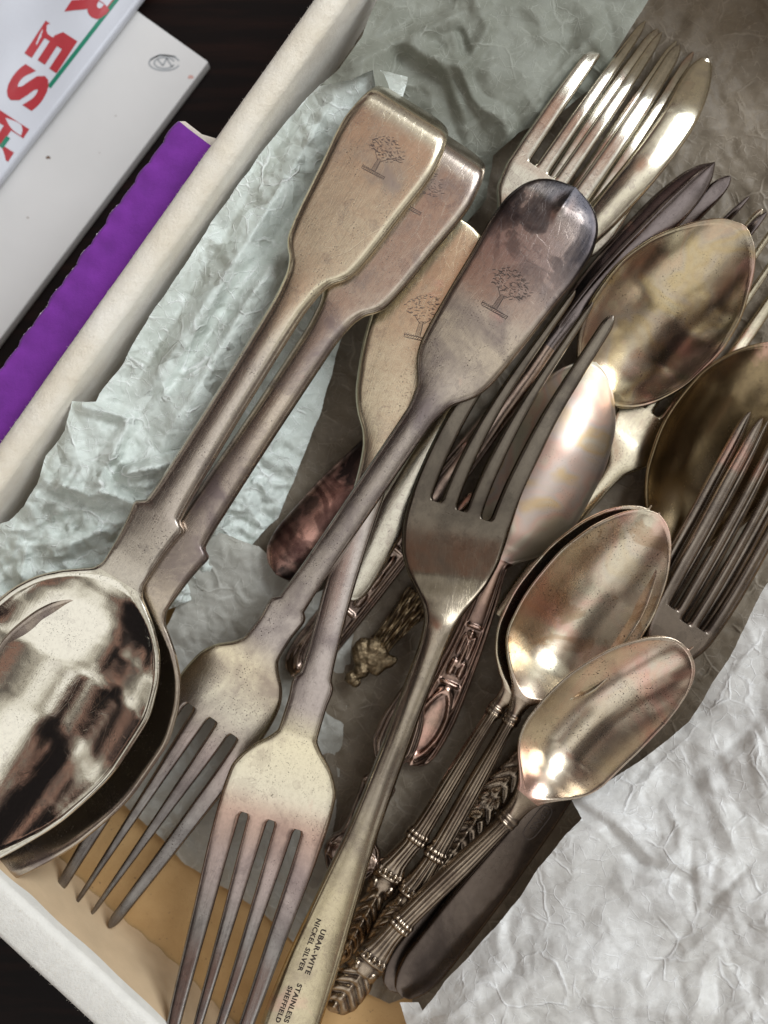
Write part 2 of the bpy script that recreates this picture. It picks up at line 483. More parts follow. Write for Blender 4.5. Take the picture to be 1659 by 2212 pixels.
        for j in range(n):
            X, Y, zt, zb, x, gm = data[j]
            for i in range(R):
                for c in range(C + 1):
                    if c == 0 and j > 0 and op[i, j] == 0:
                        tid[i, j, c] = tid[i, j - 1, C]; bid[i, j, c] = bid[i, j - 1, C]
                        continue
                    tid[i, j, c] = len(verts); verts.append((X[i, c], Y[i, c], zt[i, c])); uvs.append((sv[i] * K / 10, x[i, c] / 10)); grm.append(gm[i, c])
                    bid[i, j, c] = len(verts); verts.append((X[i, c], Y[i, c], zb[i, c])); uvs.append((sv[i] * K / 10 + 0.3, x[i, c] / 10 + 7)); grm.append(0.15)
        faces, rowof, stripof = [], [], []
        def add(fc, i, j):
            fc = [q for k, q in enumerate(fc) if q != fc[k - 1]]
            if len(set(fc)) >= 3: faces.append(fc); rowof.append(i); stripof.append(j)
        flip = None
        for j in range(n):
            for i in range(R - 1):
                for c in range(C):
                    add([tid[i, j, c], tid[i, j, c + 1], tid[i + 1, j, c + 1], tid[i + 1, j, c]], i, j)
                    add([bid[i, j, c], bid[i + 1, j, c], bid[i + 1, j, c + 1], bid[i, j, c + 1]], i, j)
                for c, side in ((0, j), (C, j + 1)):
                    if op[i, side] or op[i + 1, side]:
                        q = [tid[i, j, c], tid[i + 1, j, c], bid[i + 1, j, c], bid[i, j, c]]
                        add(q if c == 0 else q[::-1], i, j)
            for i, rev in ((0, 0), (R - 1, 1)):
                for c in range(C):
                    q = [tid[i, j, c + 1], tid[i, j, c], bid[i, j, c], bid[i, j, c + 1]]
                    add(q[::-1] if rev else q, min(i, R - 2), j)
        v = np.array(verts)
        # orientation: the top must face up
        f0 = faces[0]; a, b_, c_ = v[f0[0]], v[f0[1]], v[f0[2]]
        k = len(faces) // 2
        # vertex normals of the whole piece
        nrm = np.zeros_like(v)
        tri = [(q[0], q[t], q[t + 1]) for q in faces for t in range(1, len(q) - 1)]
        tri = np.array(tri)
        fn = np.cross(v[tri[:, 1]] - v[tri[:, 0]], v[tri[:, 2]] - v[tri[:, 0]])
        for q in range(3): np.add.at(nrm, tri[:, q], fn)
        tops = np.unique(tid); 
        if nrm[tops][:, 2].sum() < 0:
            faces = [q[::-1] for q in faces]; nrm = -nrm
        ln = np.linalg.norm(nrm, axis=1); nrm = nrm / np.maximum(ln, 1e-12)[:, None]
        s.v, s.uv, s.nrm, s.faces = v, np.array(uvs), nrm, faces
        s.grm = np.array(grm)
        s.rowof, s.stripof = np.array(rowof), np.array(stripof)
        return s
    def part(s, name, mask, mat, parent):
        idx = np.nonzero(mask)[0]
        if not len(idx): return None
        used = np.unique(np.concatenate([s.faces[i] for i in idx]))
        mp = {int(u): k for k, u in enumerate(used)}
        fc = [[mp[int(q)] for q in s.faces[i]] for i in idx]
        return link_mesh(name, s.v[used], fc, mat, parent, s.uv[used], s.nrm[used], grime=s.grm[used])

def root_of(pc, name, label, cat, group):
    m = pc.top([pc.L * 0.5], [0])[0]
    r = empty(name, (m[0], m[1], m[2] - 2))
    return tag(r, label, cat, group)

def make_spoon(name, label, pc, neck, mh, mb, group=None, cat='spoon', low='bowl'):
    pc.build()
    r = root_of(pc, name, label, cat, group)
    srow = pc.ss[pc.rowof]
    pc.part('handle', srow < neck, mh, r)
    pc.part(low, srow >= neck, mb, r)
    return r

def make_fork(name, label, pc, neck, mh, mt, group=None, mtine=None):
    pc.build()
    r = root_of(pc, name, label, 'fork', group)
    srow = pc.ss[pc.rowof]
    cut = max(pc.tines['roots']) + pc.tines['round']
    cut = pc.ss[np.searchsorted(pc.ss, cut)]
    pc.part('handle', srow < neck, mh, r)
    pc.part('head', (srow >= neck) & (srow < cut), mt, r)
    for j in range(pc.tines['n']):
        pc.part('tine', (srow >= cut) & (pc.stripof == j), mtine or mt, r)
    return r

def tine_set(n, roots, gap=(0.055, 0.10), rnd=9, tip=26, outer=0.04, edges=None):
    if edges is None: edges = np.linspace(-1, 1, n + 1)
    if not isinstance(roots, (list, tuple)): roots = [roots] * (n - 1)
    return dict(n=n, roots=list(roots), gap=gap, round=rnd, tip=tip, outer=outer, edges=list(edges))

def strokes(pc, name, parent, lines, mat, lift=0.03):
    """thin cut lines on the top face; lines = [(s,x,s,x,width_mm)] in layout units"""
    vs, fs = [], []
    for (s0, x0, s1, x1, wd) in lines:
        k = 3
        t = np.linspace(0, 1, k + 1)
        P = pc.top(s0 + (s1 - s0) * t, x0 + (x1 - x0) * t)
        d = P[-1] - P[0]; l = math.hypot(d[0], d[1]) or 1
        nx, ny = -d[1] / l, d[0] / l
        b = len(vs)
        for q in range(k + 1):
            ww = wd / 2 * (0.45 + 0.55 * math.sin(math.pi * min(max(q / k, 0.12), 0.88)))
            vs.append((P[q][0] + nx * ww, P[q][1] + ny * ww, P[q][2] + lift))
            vs.append((P[q][0] - nx * ww, P[q][1] - ny * ww, P[q][2] + lift))
        for q in range(k): fs.append((b + 2 * q, b + 2 * q + 1, b + 2 * q + 3, b + 2 * q + 2))
    return link_mesh(name, vs, fs, mat, parent)

def crest_lines(s_log, x0, scale, seed, density=1.0):
    rnd = random.Random(seed)
    L = []
    # log the tree grows from
    a = (s_log + 4, -36); b = (s_log - 2, 40)
    for off in (-4, 4): L.append((a[0] + off, a[1], b[0] + off, b[1], 0.30))
    for q in np.linspace(-34, 34, 12):
        L.append((s_log + 6, q - 4, s_log - 6, q + 4, 0.22))
    L.append((s_log + 8, -37, s_log - 6, -37, 0.26)); L.append((s_log + 4, 41, s_log - 8, 41, 0.3))
    # trunk with short hatching
    L.append((s_log - 4, 6, s_log - 44, 3, 0.34)); L.append((s_log - 4, -8, s_log - 44, -8, 0.16))
    for q in range(13):
        ss = s_log - 5 - q * 3.4
        L.append((ss, -8, ss - 1, 4, 0.17))
    L.append((s_log - 40, -6, s_log - 58, -26, 0.25)); L.append((s_log - 40, 4, s_log - 60, 22, 0.25))
    # leafy crown of small curved dashes
    k = int(150 * density)
    for _ in range(k):
        r = math.sqrt(rnd.random()); th = rnd.random() * 2 * math.pi
        x = 56 * r * math.cos(th); y = 34 * r * math.sin(th)
        ss = s_log - 84 - y - 8 * math.cos(x / 18)
        ln = rnd.uniform(4, 9)
        L.append((ss + rnd.uniform(-1, 1), x - ln / 2, ss - rnd.uniform(-2, 3), x + ln / 2, rnd.uniform(0.12, 0.30)))
    for q in np.linspace(0, 2 * math.pi, 22):
        rj = rnd.uniform(0.78, 1.12); x = 56 * rj * math.cos(q); y = 34 * rj * math.sin(q)
        ss = s_log - 84 - y
        L.append((ss + 3, x - 4, ss - 3, x + 4, 0.28))
    return [(s_log + (a_ - s_log) * scale, x0 + b_ * scale, s_log + (c_ - s_log) * scale, x0 + d_ * scale, w_ * 0.72) for a_, b_, c_, d_, w_ in L]

def text_mesh(body, size=1.0, bold=0.0, xscale=1.0, spacing=1.0):
    cu = bpy.data.curves.new('lettering', 'FONT')
    cu.body = body; cu.size = size; cu.align_x = 'LEFT'; cu.offset = bold; cu.space_character = spacing
    cu.resolution_u = 4
    ob = bpy.data.objects.new('lettering', cu)
    col.objects.link(ob)
    dg = bpy.context.evaluated_depsgraph_get(); dg.update()
    me = bpy.data.meshes.new_from_object(ob.evaluated_get(dg))
    v = np.array([q.co[:] for q in me.vertices]); f = [tuple(p.vertices) for p in me.polygons]
    bpy.data.objects.remove(ob); bpy.data.curves.remove(cu); bpy.data.meshes.remove(me)
    v[:, 0] *= xscale
    return v, f

def stamp(pc, parent, body, s0, x0, size, mat, rev=False, bold=0.02, name='stamped_lettering', lift=0.05):
    """lettering on the top face: reads along the path (or against it), cap height = size (layout units)"""
    v, f = text_mesh(body, 1.0, bold, 1.15, 1.12)
    a = v[:, 0] * size / 0.7; b = v[:, 1] * size / 0.7
    sg = -1 if rev else 1
    P = pc.top(s0 + sg * a, x0 + sg * b)
    P[:, 2] += lift
    return link_mesh(name, P, f, mat, parent)

# ------------------------------------------------------------------ sheets of paper
def hash2(i, j, seed):
    q = np.sin(i * 127.1 + j * 311.7 + seed * 74.7) * 43758.5453
    return q - np.floor(q)

def facet(x, y, scale, seed, ang=0.0):
    ca, sa = math.cos(ang), math.sin(ang)
    x, y = (x * ca - y * sa) / scale, (x * sa + y * ca) / scale
    x = x + 0.35 * np.sin(y * 1.3 + seed) + 0.2 * np.sin(y * 3.1 + seed * 2)
    y = y + 0.35 * np.sin(x * 1.1 + seed * 1.7) + 0.2 * np.sin(x * 2.7 + seed)
    u = x + y * 0.577; v = y * 1.1547
    i, j = np.floor(u), np.floor(v); a, b = u - i, v - j
    h00, h10, h01, h11 = (hash2(i + p, j + q, seed) for p, q in ((0, 0), (1, 0), (0, 1), (1, 1)))
    low = h00 * (1 - a - b) + h10 * a + h01 * b
    up = h11 * (a + b - 1) + h10 * (1 - b) + h01 * (1 - a)
    return np.where(a + b < 1, low, up) - 0.5

def tps(ctrl):
    c = np.array(ctrl, float); P = c[:, :2] / 100.0; z = c[:, 2]; n = len(P)
    def U(r2): return np.where(r2 > 1e-12, 0.5 * r2 * np.log(np.maximum(r2, 1e-12)), 0)
    d2 = ((P[:, None] - P[None]) ** 2).sum(-1)
    A = np.zeros((n + 3, n + 3)); A[:n, :n] = U(d2) + np.eye(n) * 0.05
    A[:n, n] = 1; A[:n, n + 1:] = P; A[n, :n] = 1; A[n + 1:, :n] = P.T
    w = np.linalg.solve(A, np.concatenate([z, [0, 0, 0]]))
    def f(x, y):
        Q = np.stack([x, y], 1) / 100.0
        d2 = ((Q[:, None] - P[None]) ** 2).sum(-1)
        return U(d2) @ w[:n] + w[n] + Q @ w[n + 1:]
    return f

def seg_dist(x, y, a, b):
    ax, ay = a; bx, by = b
    dx, dy = bx - ax, by - ay; l2 = dx * dx + dy * dy
    t = np.clip(((x - ax) * dx + (y - ay) * dy) / l2, 0, 1)
    d = np.hypot(x - ax - t * dx, y - ay - t * dy)
    return d, t

def sheet(name, outline, ctrl, mat, label, cat='tissue paper', step=9.0, crumple=((130, 3.0), (55, 1.2), (24, 0.5)), folds=(), seed=1,
          rag=1.0, group=None, amp_fn=None, parent=None):
    rnd = random.Random(seed)
    out = []
    n = len(outline)
    for i in range(n):
        a, b = outline[i], outline[(i + 1) % n]
        k = max(1, int(math.hypot(b[0] - a[0], b[1] - a[1]) / step))
        for q in range(k):
            t = q / k
            ph = len(out) * 0.23 + seed
            wx = rag * (0.9 * math.sin(ph * 1.7) + 0.7 * math.sin(ph * 0.61 + 2)) ; wy = rag * (0.9 * math.cos(ph * 1.3 + 1) + 0.7 * math.sin(ph * 0.47))
            out.append((a[0] + (b[0] - a[0]) * t + wx + rnd.uniform(-.5, .5), a[1] + (b[1] - a[1]) * t + wy + rnd.uniform(-.5, .5)))
    xs = [p[0] for p in out]; ys = [p[1] for p in out]
    pts = [Vector(p) for p in out]
    y = min(ys)
    row = 0
    while y < max(ys):
        x = min(xs) + (row % 2) * step / 2
        while x < max(xs):
            pts.append(Vector((x + rnd.uniform(-.25, .25) * step, y + rnd.uniform(-.25, .25) * step)))
            x += step
        y += step * 0.87; row += 1
    face = [list(range(len(out)))]
    v2, _, f2, *_ = delaunay_2d_cdt(pts, [], face, 1, 1e-4)
    x = np.array([p[0] for p in v2]); y = np.array([p[1] for p in v2])
    z = tps(ctrl)(x, y)
    am_ = amp_fn(x, y) if amp_fn is not None else 1.0
    for k, (scl, amp) in enumerate(crumple):
        z = z + amp * am_ * facet(x, y, scl, seed * 3.1 + k * 7.7, 0.6 + k * 1.1 + seed)
    z0_ = z
    for (a, b, amp, wd, kind) in folds:
        d, t = seg_dist(x, y, a, b)
        fade = np.minimum(1, np.minimum(t, 1 - t) * 5 + 0.25)
        if kind == 'ridge':
            z = z + amp * fade * np.maximum(0, 1 - d / wd)
        else:                                   # one side lifted
            sd = (x - a[0]) * (b[1] - a[1]) - (y - a[1]) * (b[0] - a[0])
            sd = sd / math.hypot(b[0] - a[0], b[1] - a[1])
            z = z + amp * fade * np.where(sd > 0, np.maximum(0, 1 - d / wd), 0) * np.clip(sd / 5, 0, 1)
    f = K * (H - z) / H
    P = np.stack([(x - CX) * f, -(y - CY) * f, z], 1)
    fs = []
    for q in f2:
        a, b, c = P[q[0]], P[q[1]], P[q[2]]
        cr = (b[0] - a[0]) * (c[1] - a[1]) - (b[1] - a[1]) * (c[0] - a[0])
        fs.append(list(q) if cr > 0 else list(q)[::-1])
    o = link_mesh(name, P, fs, mat, parent)
    if parent is None: tag(o, label, cat, group)
    elif label: tag(o, label)
    return o

# ------------------------------------------------------------------ surroundings
g = NT('dark_table_wood')
v = g.coords(scale=(18, 260, 100), rot=(0, 0, 0.615))
c = g.mix(g.ramp(g.noise(v, 1.0, 5, 0.6), [(0.45, 0.0), (0.72, 1.0)]), (0.006, 0.0035, 0.003), (0.017, 0.007, 0.005))
b = g.n('ShaderNodeBsdfPrincipled'); b.inputs['Roughness'].default_value = 0.45; b.inputs['Specular IOR Level'].default_value = 0.12
g.l(c, b.inputs['Base Color']); g.l(b.outputs[0], g.out.inputs['Surface'])
M_table = g.m
FLOOR = -33.0
def quad_sheet(name, pts_mm, mat, parent=None):
    return link_mesh(name, pts_mm, [list(range(len(pts_mm)))], mat, parent, smooth=False)

def prism(name, poly_xy, z0, z1, mat, parent=None, bevel=0.0):
    """vertical prism from a world polygon in mm, rounded edges"""
    bm = bmesh.new()
    vb = [bm.verts.new((p[0], p[1], z0)) for p in poly_xy]
    fb = bm.faces.new(vb)
    r = bmesh.ops.extrude_face_region(bm, geom=[fb])
    for e_ in r['geom']:
        if isinstance(e_, bmesh.types.BMVert): e_.co.z = z1
    bmesh.ops.recalc_face_normals(bm, faces=bm.faces)
    if bevel > 0:
        bmesh.ops.bevel(bm, geom=list(bm.edges), offset=bevel, segments=4, profile=0.5, affect='EDGES')
    bm.verts.index_update()
    v = [q.co[:] for q in bm.verts]; f = [[q.index for q in fc.verts] for fc in bm.faces]
    bm.free()
    return link_mesh(name, v, f, mat, parent, sharp=50)

t = quad_sheet('table_top', [(-900, -900, -58), (900, -900, -58), (900, 900, -58), (-900, 900, -58)], M_table)
tag(t, kind='structure')
# a lighter worn strip on the dark wood
M_trim = plain('red_brown_wood', (0.045, 0.018, 0.013), 0.3, 0, 0.5, 0.05)

# --- the box: padded cream walls, card base
M_felt = None
g = NT('cream_padded_cloth')
v = g.coords()
c = g.mix(g.ramp(g.noise(v, 0.05, 6, 0.65), [(0.35, 0.0), (0.7, 1.0)]), (0.76, 0.68, 0.55), (0.87, 0.82, 0.73))
c = g.mix(g.math('MULTIPLY', g.ramp(g.noise(v, 1.6, 4, 0.7), [(0.4, 0.0), (0.7, 1.0)]), 0.18), c, (0.72, 0.62, 0.48))
nrm = g.bump(g.noise(v, 1.6, 6, 0.75), 0.55, 0.0007)
nrm = g.bump(g.noise(v, 0.25, 3, 0.5), 0.3, 0.0015, nrm)
b = g.n('ShaderNodeBsdfPrincipled'); b.inputs['Roughness'].default_value = 0.95
b.inputs['Sheen Weight'].default_value = 0.25
g.l(c, b.inputs['Base Color']); g.l(nrm, b.inputs['Normal']); g.l(b.outputs[0], g.out.inputs['Surface'])
M_felt = g.m
M_white = plain('white_felt', (0.80, 0.775, 0.715), 0.95, 0, 0.10, 0.25, 0.6, 1.3)
M_ochre = plain('ochre_card', (0.56, 0.35, 0.15), 0.8, 0, 0.28, 0.09, 0.3, 1.5)
g = NT('ochre_card')
v = g.coords()
c = g.mix(g.ramp(g.noise(v, 0.08, 5, 0.6), [(0.35, 0.0), (0.68, 1.0)]), (0.47, 0.285, 0.115), (0.57, 0.365, 0.165))
c = g.mix(g.math('MULTIPLY', g.ramp(g.noise(v, 2.2, 3, 0.6), [(0.66, 0.0), (0.72, 1.0)]), 0.7), c, (0.30, 0.17, 0.07))
c = g.mix(g.math('MULTIPLY', g.ramp(g.noise(v, 0.9, 2, 0.5), [(0.73, 0.0), (0.75, 1.0)]), 0.8), c, (0.10, 0.06, 0.04))
b = g.n('ShaderNodeBsdfPrincipled'); b.inputs['Roughness'].default_value = 0.8
g.l(c, b.inputs['Base Color']); g.l(g.bump(g.noise(v, 1.6, 5, 0.7), 0.3, 0.0004), b.inputs['Normal']); g.l(b.outputs[0], g.out.inputs['Surface'])
M_ochre = g.m
M_tanp = plain('tan_lining_paper', (0.66, 0.49, 0.31), 0.7, 0, 0.2, 0.05, 0.3, 0.5)

RIM = 4.0
A0, A1 = W(670, 0, RIM)[:2], W(0, 947, RIM)[:2]          # outer edge of the left wall
B0, B1 = W(0, 2044, RIM)[:2], W(152, 2212, RIM)[:2]       # outer edge of the lower wall
dl = (A0 - A1) / np.linalg.norm(A0 - A1)                  # up-right along the left wall
nl = np.array([dl[1], -dl[0]])                            # into the box
db = np.array([0.735, -0.678]); db /= np.linalg.norm(db)
nb = np.array([-db[1], db[0]])                            # into the box (up-right)
def meet(p, d, q, e_):
    m = np.array([[d[0], -e_[0]], [d[1], -e_[1]]]); t_ = np.linalg.solve(m, q - p); return p + d * t_[0]
cor = meet(A1, dl, B0, db)
TL, TB = 7.2, 11.0
LEN_L = float((W(1790, -160, RIM)[:2] - cor) @ dl) ; LEN_B = 250.0
box = empty('storage_box', (cor[0] + dl[0] * 120 + nl[0] * 100, cor[1] + dl[1] * 120 + nl[1] * 100, -56))
tag(box, 'open cream padded box with ochre card base holding the whole cutlery heap', 'box')
def wall(p, d, inn, ln, th, z0, z1, name, mat, lab=None, slant=0.0, rnd_=1.0):
    q = [p, p + d * ln, p + d * ln + inn * th, p + inn * th]
    # rounded top profile swept along the wall
    prof = []
    rx_ = th * rnd_ / 2
    for a in np.linspace(math.pi, 0, 13):
        ca_ = math.cos(a)
        prof.append(((rx_ + rx_ * ca_) if ca_ < -1e-6 else (th - rx_ + rx_ * ca_), z1 - th * 0.42 * rnd_ + th * 0.42 * rnd_ * math.sin(a)))
    prof = [(0, z0)] + prof + [(th - slant, z0)]
    n = 120; vs = []; fs = []
    rr = random.Random(hash(name) % 100)
    for i in range(n + 1):
        s_ = ln * i / n
        wob = 0.12 * math.sin(s_ * 0.09) + 0.08 * math.sin(s_ * 0.31 + 1)
        for (a, zz) in prof:
            o_ = p + d * s_ + inn * (a + wob * (0.4 if zz > z0 else 0))
            vs.append((o_[0], o_[1], zz + (wob * 0.5 if zz > z0 else 0)))
    m = len(prof)
    for i in range(n):
        for k in range(m - 1):
            fs.append((i * m + k, i * m + k + 1, (i + 1) * m + k + 1, (i + 1) * m + k))
    fs.append(tuple(range(m))[::-1]); fs.append(tuple(n * m + k for k in range(m)))
    o = link_mesh(name, vs, fs, mat, box, sharp=60)
    if lab: o['label'] = lab
    bm = bmesh.new(); bm.from_mesh(o.data); bmesh.ops.recalc_face_normals(bm, faces=bm.faces); bm.to_mesh(o.data); bm.free()
    return o
wall(cor - dl * 1.0, dl, nl, LEN_L, TL, -57, RIM, 'padded_wall', M_felt)
wall(cor + nl * TL * 1.02, db, nb, LEN_B, TB, -57, RIM, 'padded_wall', M_white, 'white felt covered end wall', 5.5, 0.42)
farL = cor + dl * LEN_L
wall(farL + nl * TL, nl, -np.array(dl), LEN_B, 8.0, -57, RIM, 'padded_wall', M_felt)
farB = cor + nl * (TL + LEN_B)
wall(farB + dl * 0.5, dl, -nl, LEN_L, 8.0, -57, RIM, 'padded_wall', M_felt)
rf = random.Random(12)
fv_, ff_ = [], []
def fibres(p, d, inn, ln, th, n):
    for _ in range(n):
        s_, a = rf.uniform(0, ln), rf.uniform(0.04, 0.9)
        o_ = p + d * s_ + inn * (th * a)
        zz = RIM - 0.42 * th * (1 - math.sqrt(max(0, 1 - (2 * a - 1) ** 2))) + rf.uniform(0.0, 0.25)
        if th > 9: zz = RIM + rf.uniform(0.0, 0.25)
        an = rf.uniform(0, math.pi); l_ = rf.uniform(0.2, 0.7); w_ = rf.uniform(0.02, 0.045)
        ux, uy = math.cos(an), math.sin(an)
        k = len(fv_)
        fv_.extend([(o_[0] - uy * w_, o_[1] + ux * w_, zz), (o_[0] + uy * w_, o_[1] - ux * w_, zz), (o_[0] + ux * l_, o_[1] + uy * l_, zz + rf.uniform(-.1, .45))])
        ff_.append((k, k + 1, k + 2))
fibres(cor, dl, nl, LEN_L, TL, 4500)
fibres(cor + nl * TL * 1.02, db, nb, LEN_B * 0.5, TB, 2200)
tag(link_mesh('felt_fibre', fv_, ff_, M_felt, box), kind='stuff')
bp = [cor + dl * 3 + nl * 3, cor + nl * 3 + dl * (LEN_L - 3), cor + nl * (LEN_B + 3) + dl * (LEN_L - 3), cor + db * (LEN_B + 3) + nb * 3]
prism('card_base', bp, FLOOR - 2.5, FLOOR, M_ochre, box)
# tan paper lining that runs from the white wall down onto the base
off0 = 0.3 + float((W(256, 1976, FLOOR + 0.6)[:2] - B0) @ nb)
vs, fs = [], []
n1, n2 = 170, 26
for i in range(n1 + 1):
    for k in range(n2 + 1):
        t_, q = (LEN_B - 4) * i / n1 + 2, k / n2
        o_ = off0 + 0.5 * math.sin(t_ * 0.13) * q + 0.25 * math.sin(t_ * 0.9 + 1) * q
        dep = TB + 0.5 + (o_ - TB - 0.5) * q
        zz = 0.5 + (FLOOR + 0.6 - 0.5) * q
        p = cor + db * t_ + nb * dep
        px_, py_ = t_ * 8, q * 300
        am = 4 * q * (1 - q)
        zz += am * 1.6 * float(facet(np.array([px_]), np.array([py_]), 110, 4.2)[0])
        am2 = am * 1.2 * float(facet(np.array([px_]), np.array([py_]), 160, 9.1)[0])
        p = p + nb * abs(am2) * 0.9
        vs.append((p[0], p[1], zz))
for i in range(n1):
    for k in range(n2):
        a = i * (n2 + 1) + k
        fs.append((a, a + n2 + 1, a + n2 + 2, a + 1))
o = link_mesh('lining_paper', vs, fs, M_tanp, box)
o['label'] = 'tan paper lining sloping down'

# --- purple strip beside the box
M_purple = None
g = NT('purple_cloth'); v = g.coords()
c = g.mix(g.ramp(g.noise(v, 0.12, 5, 0.6), [(0.3, 0.0), (0.7, 1.0)]), (0.135, 0.014, 0.23), (0.20, 0.024, 0.33))
nrm = g.bump(g.noise(v, 1.2, 6, 0.7), 0.3, 0.0005)
b = g.n('ShaderNodeBsdfPrincipled'); b.inputs['Roughness'].default_value = 0.85; b.inputs['Sheen Weight'].default_value = 0.15
g.l(c, b.inputs['Base Color']); g.l(nrm, b.inputs['Normal']); g.l(b.outputs[0], g.out.inputs['Surface'])
M_purple = g.m
M_thread = plain('pale_thread', (0.80, 0.74, 0.78), 0.9, 0, 0.1)
pst = empty('purple_strip', W(200, 560, -10))
tag(pst, 'purple cloth strip with scalloped stitched edge along the outside of the cream wall', 'strip')
pa, pb = np.array((388., 268.)), np.array((-80., 925.))
pd = (pb - pa) / np.linalg.norm(pb - pa); pn = np.array([-pd[1], pd[0]]); pn = pn if pn[0] > 0 else -pn
Lp = np.linalg.norm(pb - pa)
vs, fs, tv, tf = [], [], [], []
N_, M_ = 320, 14
edge_pts = []
for i in range(N_ + 1):
    s_ = Lp * i / N_
    sc_ = 4.5 * abs(math.sin(s_ / 54 * math.pi)) ** 0.6 + 1.5 * math.sin(s_ / 17.0)
    for k in range(M_ + 1):
        q = k / M_
        o_ = pa + pd * s_ + pn * (-sc_ * (1 - q) ** 3 + q * 88)
        zz = -7 - 1.2 * (1 - q) ** 2 + 0.22 * math.sin(s_ / 54 * 2 * math.pi) * (0.12 + (1 - q) ** 3) + 0.25 * math.sin(s_ / 140.0 + 2 * q) + 0.12 * math.sin(s_ / 33.0 + q * 3)
        vs.append(W(o_[0], o_[1], zz))
        if k == 0: edge_pts.append((o_, zz))
for i in range(N_):
    for k in range(M_):
        a = i * (M_ + 1) + k
        fs.append((a, a + 1, a + M_ + 2, a + M_ + 1))
o = link_mesh('cloth_band', vs, fs, M_purple, pst)
md = o.modifiers.new('thickness', 'SOLIDIFY'); md.thickness = 0.0011; md.offset = -1
# cream backing that shows at the cut end, and the stitched edge
bk = [(386, 262), (400, 262), (436, 290), (470, 300), (462, 322), (452, 312)]
vv = [W(p[0], p[1], -7.6) for p in bk] + [W(p[0], p[1], -9.2) for p in bk]
ff = [tuple(range(6))] + [tuple(range(11, 5, -1))] + [(i, (i + 1) % 6, 6 + (i + 1) % 6, 6 + i) for i in range(6)]
link_mesh('cream_backing', vv, ff, M_felt, pst, sharp=30)
def tube(path, rad, mat, name, parent, seg=6):
    vs, fs = [], []
    P = np.array(path, float)
    for i, p in enumerate(P):
        d = P[min(i + 1, len(P) - 1)] - P[max(i - 1, 0)]; d = d / (np.linalg.norm(d) + 1e-9)
        u = np.cross(d, (0, 0, 1.0)); u = u / (np.linalg.norm(u) + 1e-9); w_ = np.cross(u, d)
        rr = rad[i] if hasattr(rad, '__len__') else rad
        for k in range(seg):
            a = 2 * math.pi * k / seg
            vs.append(p + rr * (u * math.cos(a) + w_ * math.sin(a)))
    for i in range(len(P) - 1):
        for k in range(seg):
            fs.append((i * seg + k, i * seg + (k + 1) % seg, (i + 1) * seg + (k + 1) % seg, (i + 1) * seg + k))
    return link_mesh(name, vs, fs, mat, parent)
rr = random.Random(4)
path = [W(p[0][0] + rr.uniform(-1.3, 1.3), p[0][1] + rr.uniform(-1, 1), p[1] + rr.uniform(-.2, .3)) for p in edge_pts]
tube([p + np.array((0, 0, 0.35)) for p in path], [0.25 + 0.28 * rr.random() for _ in path], M_thread, 'stitched_edge', pst, 5)

# --- white slab and printed bag beyond the box
M_slab = plain('off_white_board', (0.63, 0.61, 0.595), 0.5, 0, 0.10, 0.02, 0.05, 0.3)
slab = empty('white_board', W(150, 420, -46))
tag(slab, 'long off white board with faint grey stamp lying between printed bag and box', 'board')
zs = -52.0
poly = [W(p[0], p[1], zs)[:2] for p in ((262, -8), (300, 26), (450, 133), (-160, 945), (-420, 760))]
prism('board_body', poly, -57, zs, M_slab, slab, 0.5)
M_grey = plain('faint_grey_ink', (0.38, 0.39, 0.40), 0.8)
lines_v, lines_f = [], []
def ink(path, wd, zz):
    P = [W(p[0], p[1], zz) for p in path]
    for i in range(len(P) - 1):
        d = P[i + 1] - P[i]; l = math.hypot(d[0], d[1]) or 1; n_ = np.array([-d[1] / l, d[0] / l, 0]) * wd / 2
        b_ = len(lines_v)
        lines_v.extend([P[i] + n_, P[i] - n_, P[i + 1] - n_, P[i + 1] + n_]); lines_f.append((b_, b_ + 1, b_ + 2, b_ + 3))
for r_, sq in ((30, .55), (20, .6)):
    ink([(355 + r_ * math.cos(a) * 1.1, 136 + r_ * sq * math.sin(a)) for a in np.linspace(0.3, 6.0, 20)], 0.5, zs + 0.05)
ink([(340, 128), (352, 142), (360, 126), (372, 144)], 0.5, zs + 0.05)
ink([(325, 130), (345, 118), (380, 122)], 0.4, zs + 0.05)
link_mesh('faint_stamp', lines_v, lines_f, M_grey, slab)
for (px_, py_, r_, nm_, c_) in ((104, 340, 5, 'brown_spot', (0.16, 0.10, 0.07)), (412, 166, 6, 'red_smudge', (0.62, 0.36, 0.32)), (60, 470, 2.5, 'brown_spot', (0.30, 0.24, 0.2)), (250, 250, 2, 'brown_spot', (0.35, 0.3, 0.27)), (215, 330, 1.6, 'brown_spot', (0.35, 0.3, 0.27))):
    ring = [W(px_ + r_ * (1 + .25 * math.sin(3 * a)) * math.cos(a), py_ + r_ * (0.8 + .2 * math.cos(2 * a)) * math.sin(a), zs + 0.06) for a in np.linspace(0, 2 * math.pi, 15)[:-1]]
    link_mesh(nm_, ring, [tuple(range(13, -1, -1))], plain('mark_' + nm_, c_, 0.8), slab)
M_bag = plain('white_bag_plastic', (0.60, 0.61, 0.66), 0.42, 0, 0.06, 0.02, 0.35, 0.12)
M_red = plain('red_print', (0.42, 0.035, 0.045), 0.5, 0, 0.1)
M_green = plain('green_print', (0.01, 0.20, 0.12), 0.5, 0, 0.1)
bag = empty('printed_bag', W(60, 100, -40))
tag(bag, 'white carrier bag printed with FRESH in red capitals and a green line', 'bag')
zb_ = -46.0
vs, fs = [], []
ba, bb = np.array((452., -180.)), np.array((-120., 560.))
bd_ = (bb - ba) / np.linalg.norm(bb - ba); bn_ = np.array([-bd_[1], bd_[0]]); bn_ = bn_ if bn_[0] < 0 else -bn_
Lb = np.linalg.norm(bb - ba)
n1, n2 = 60, 40
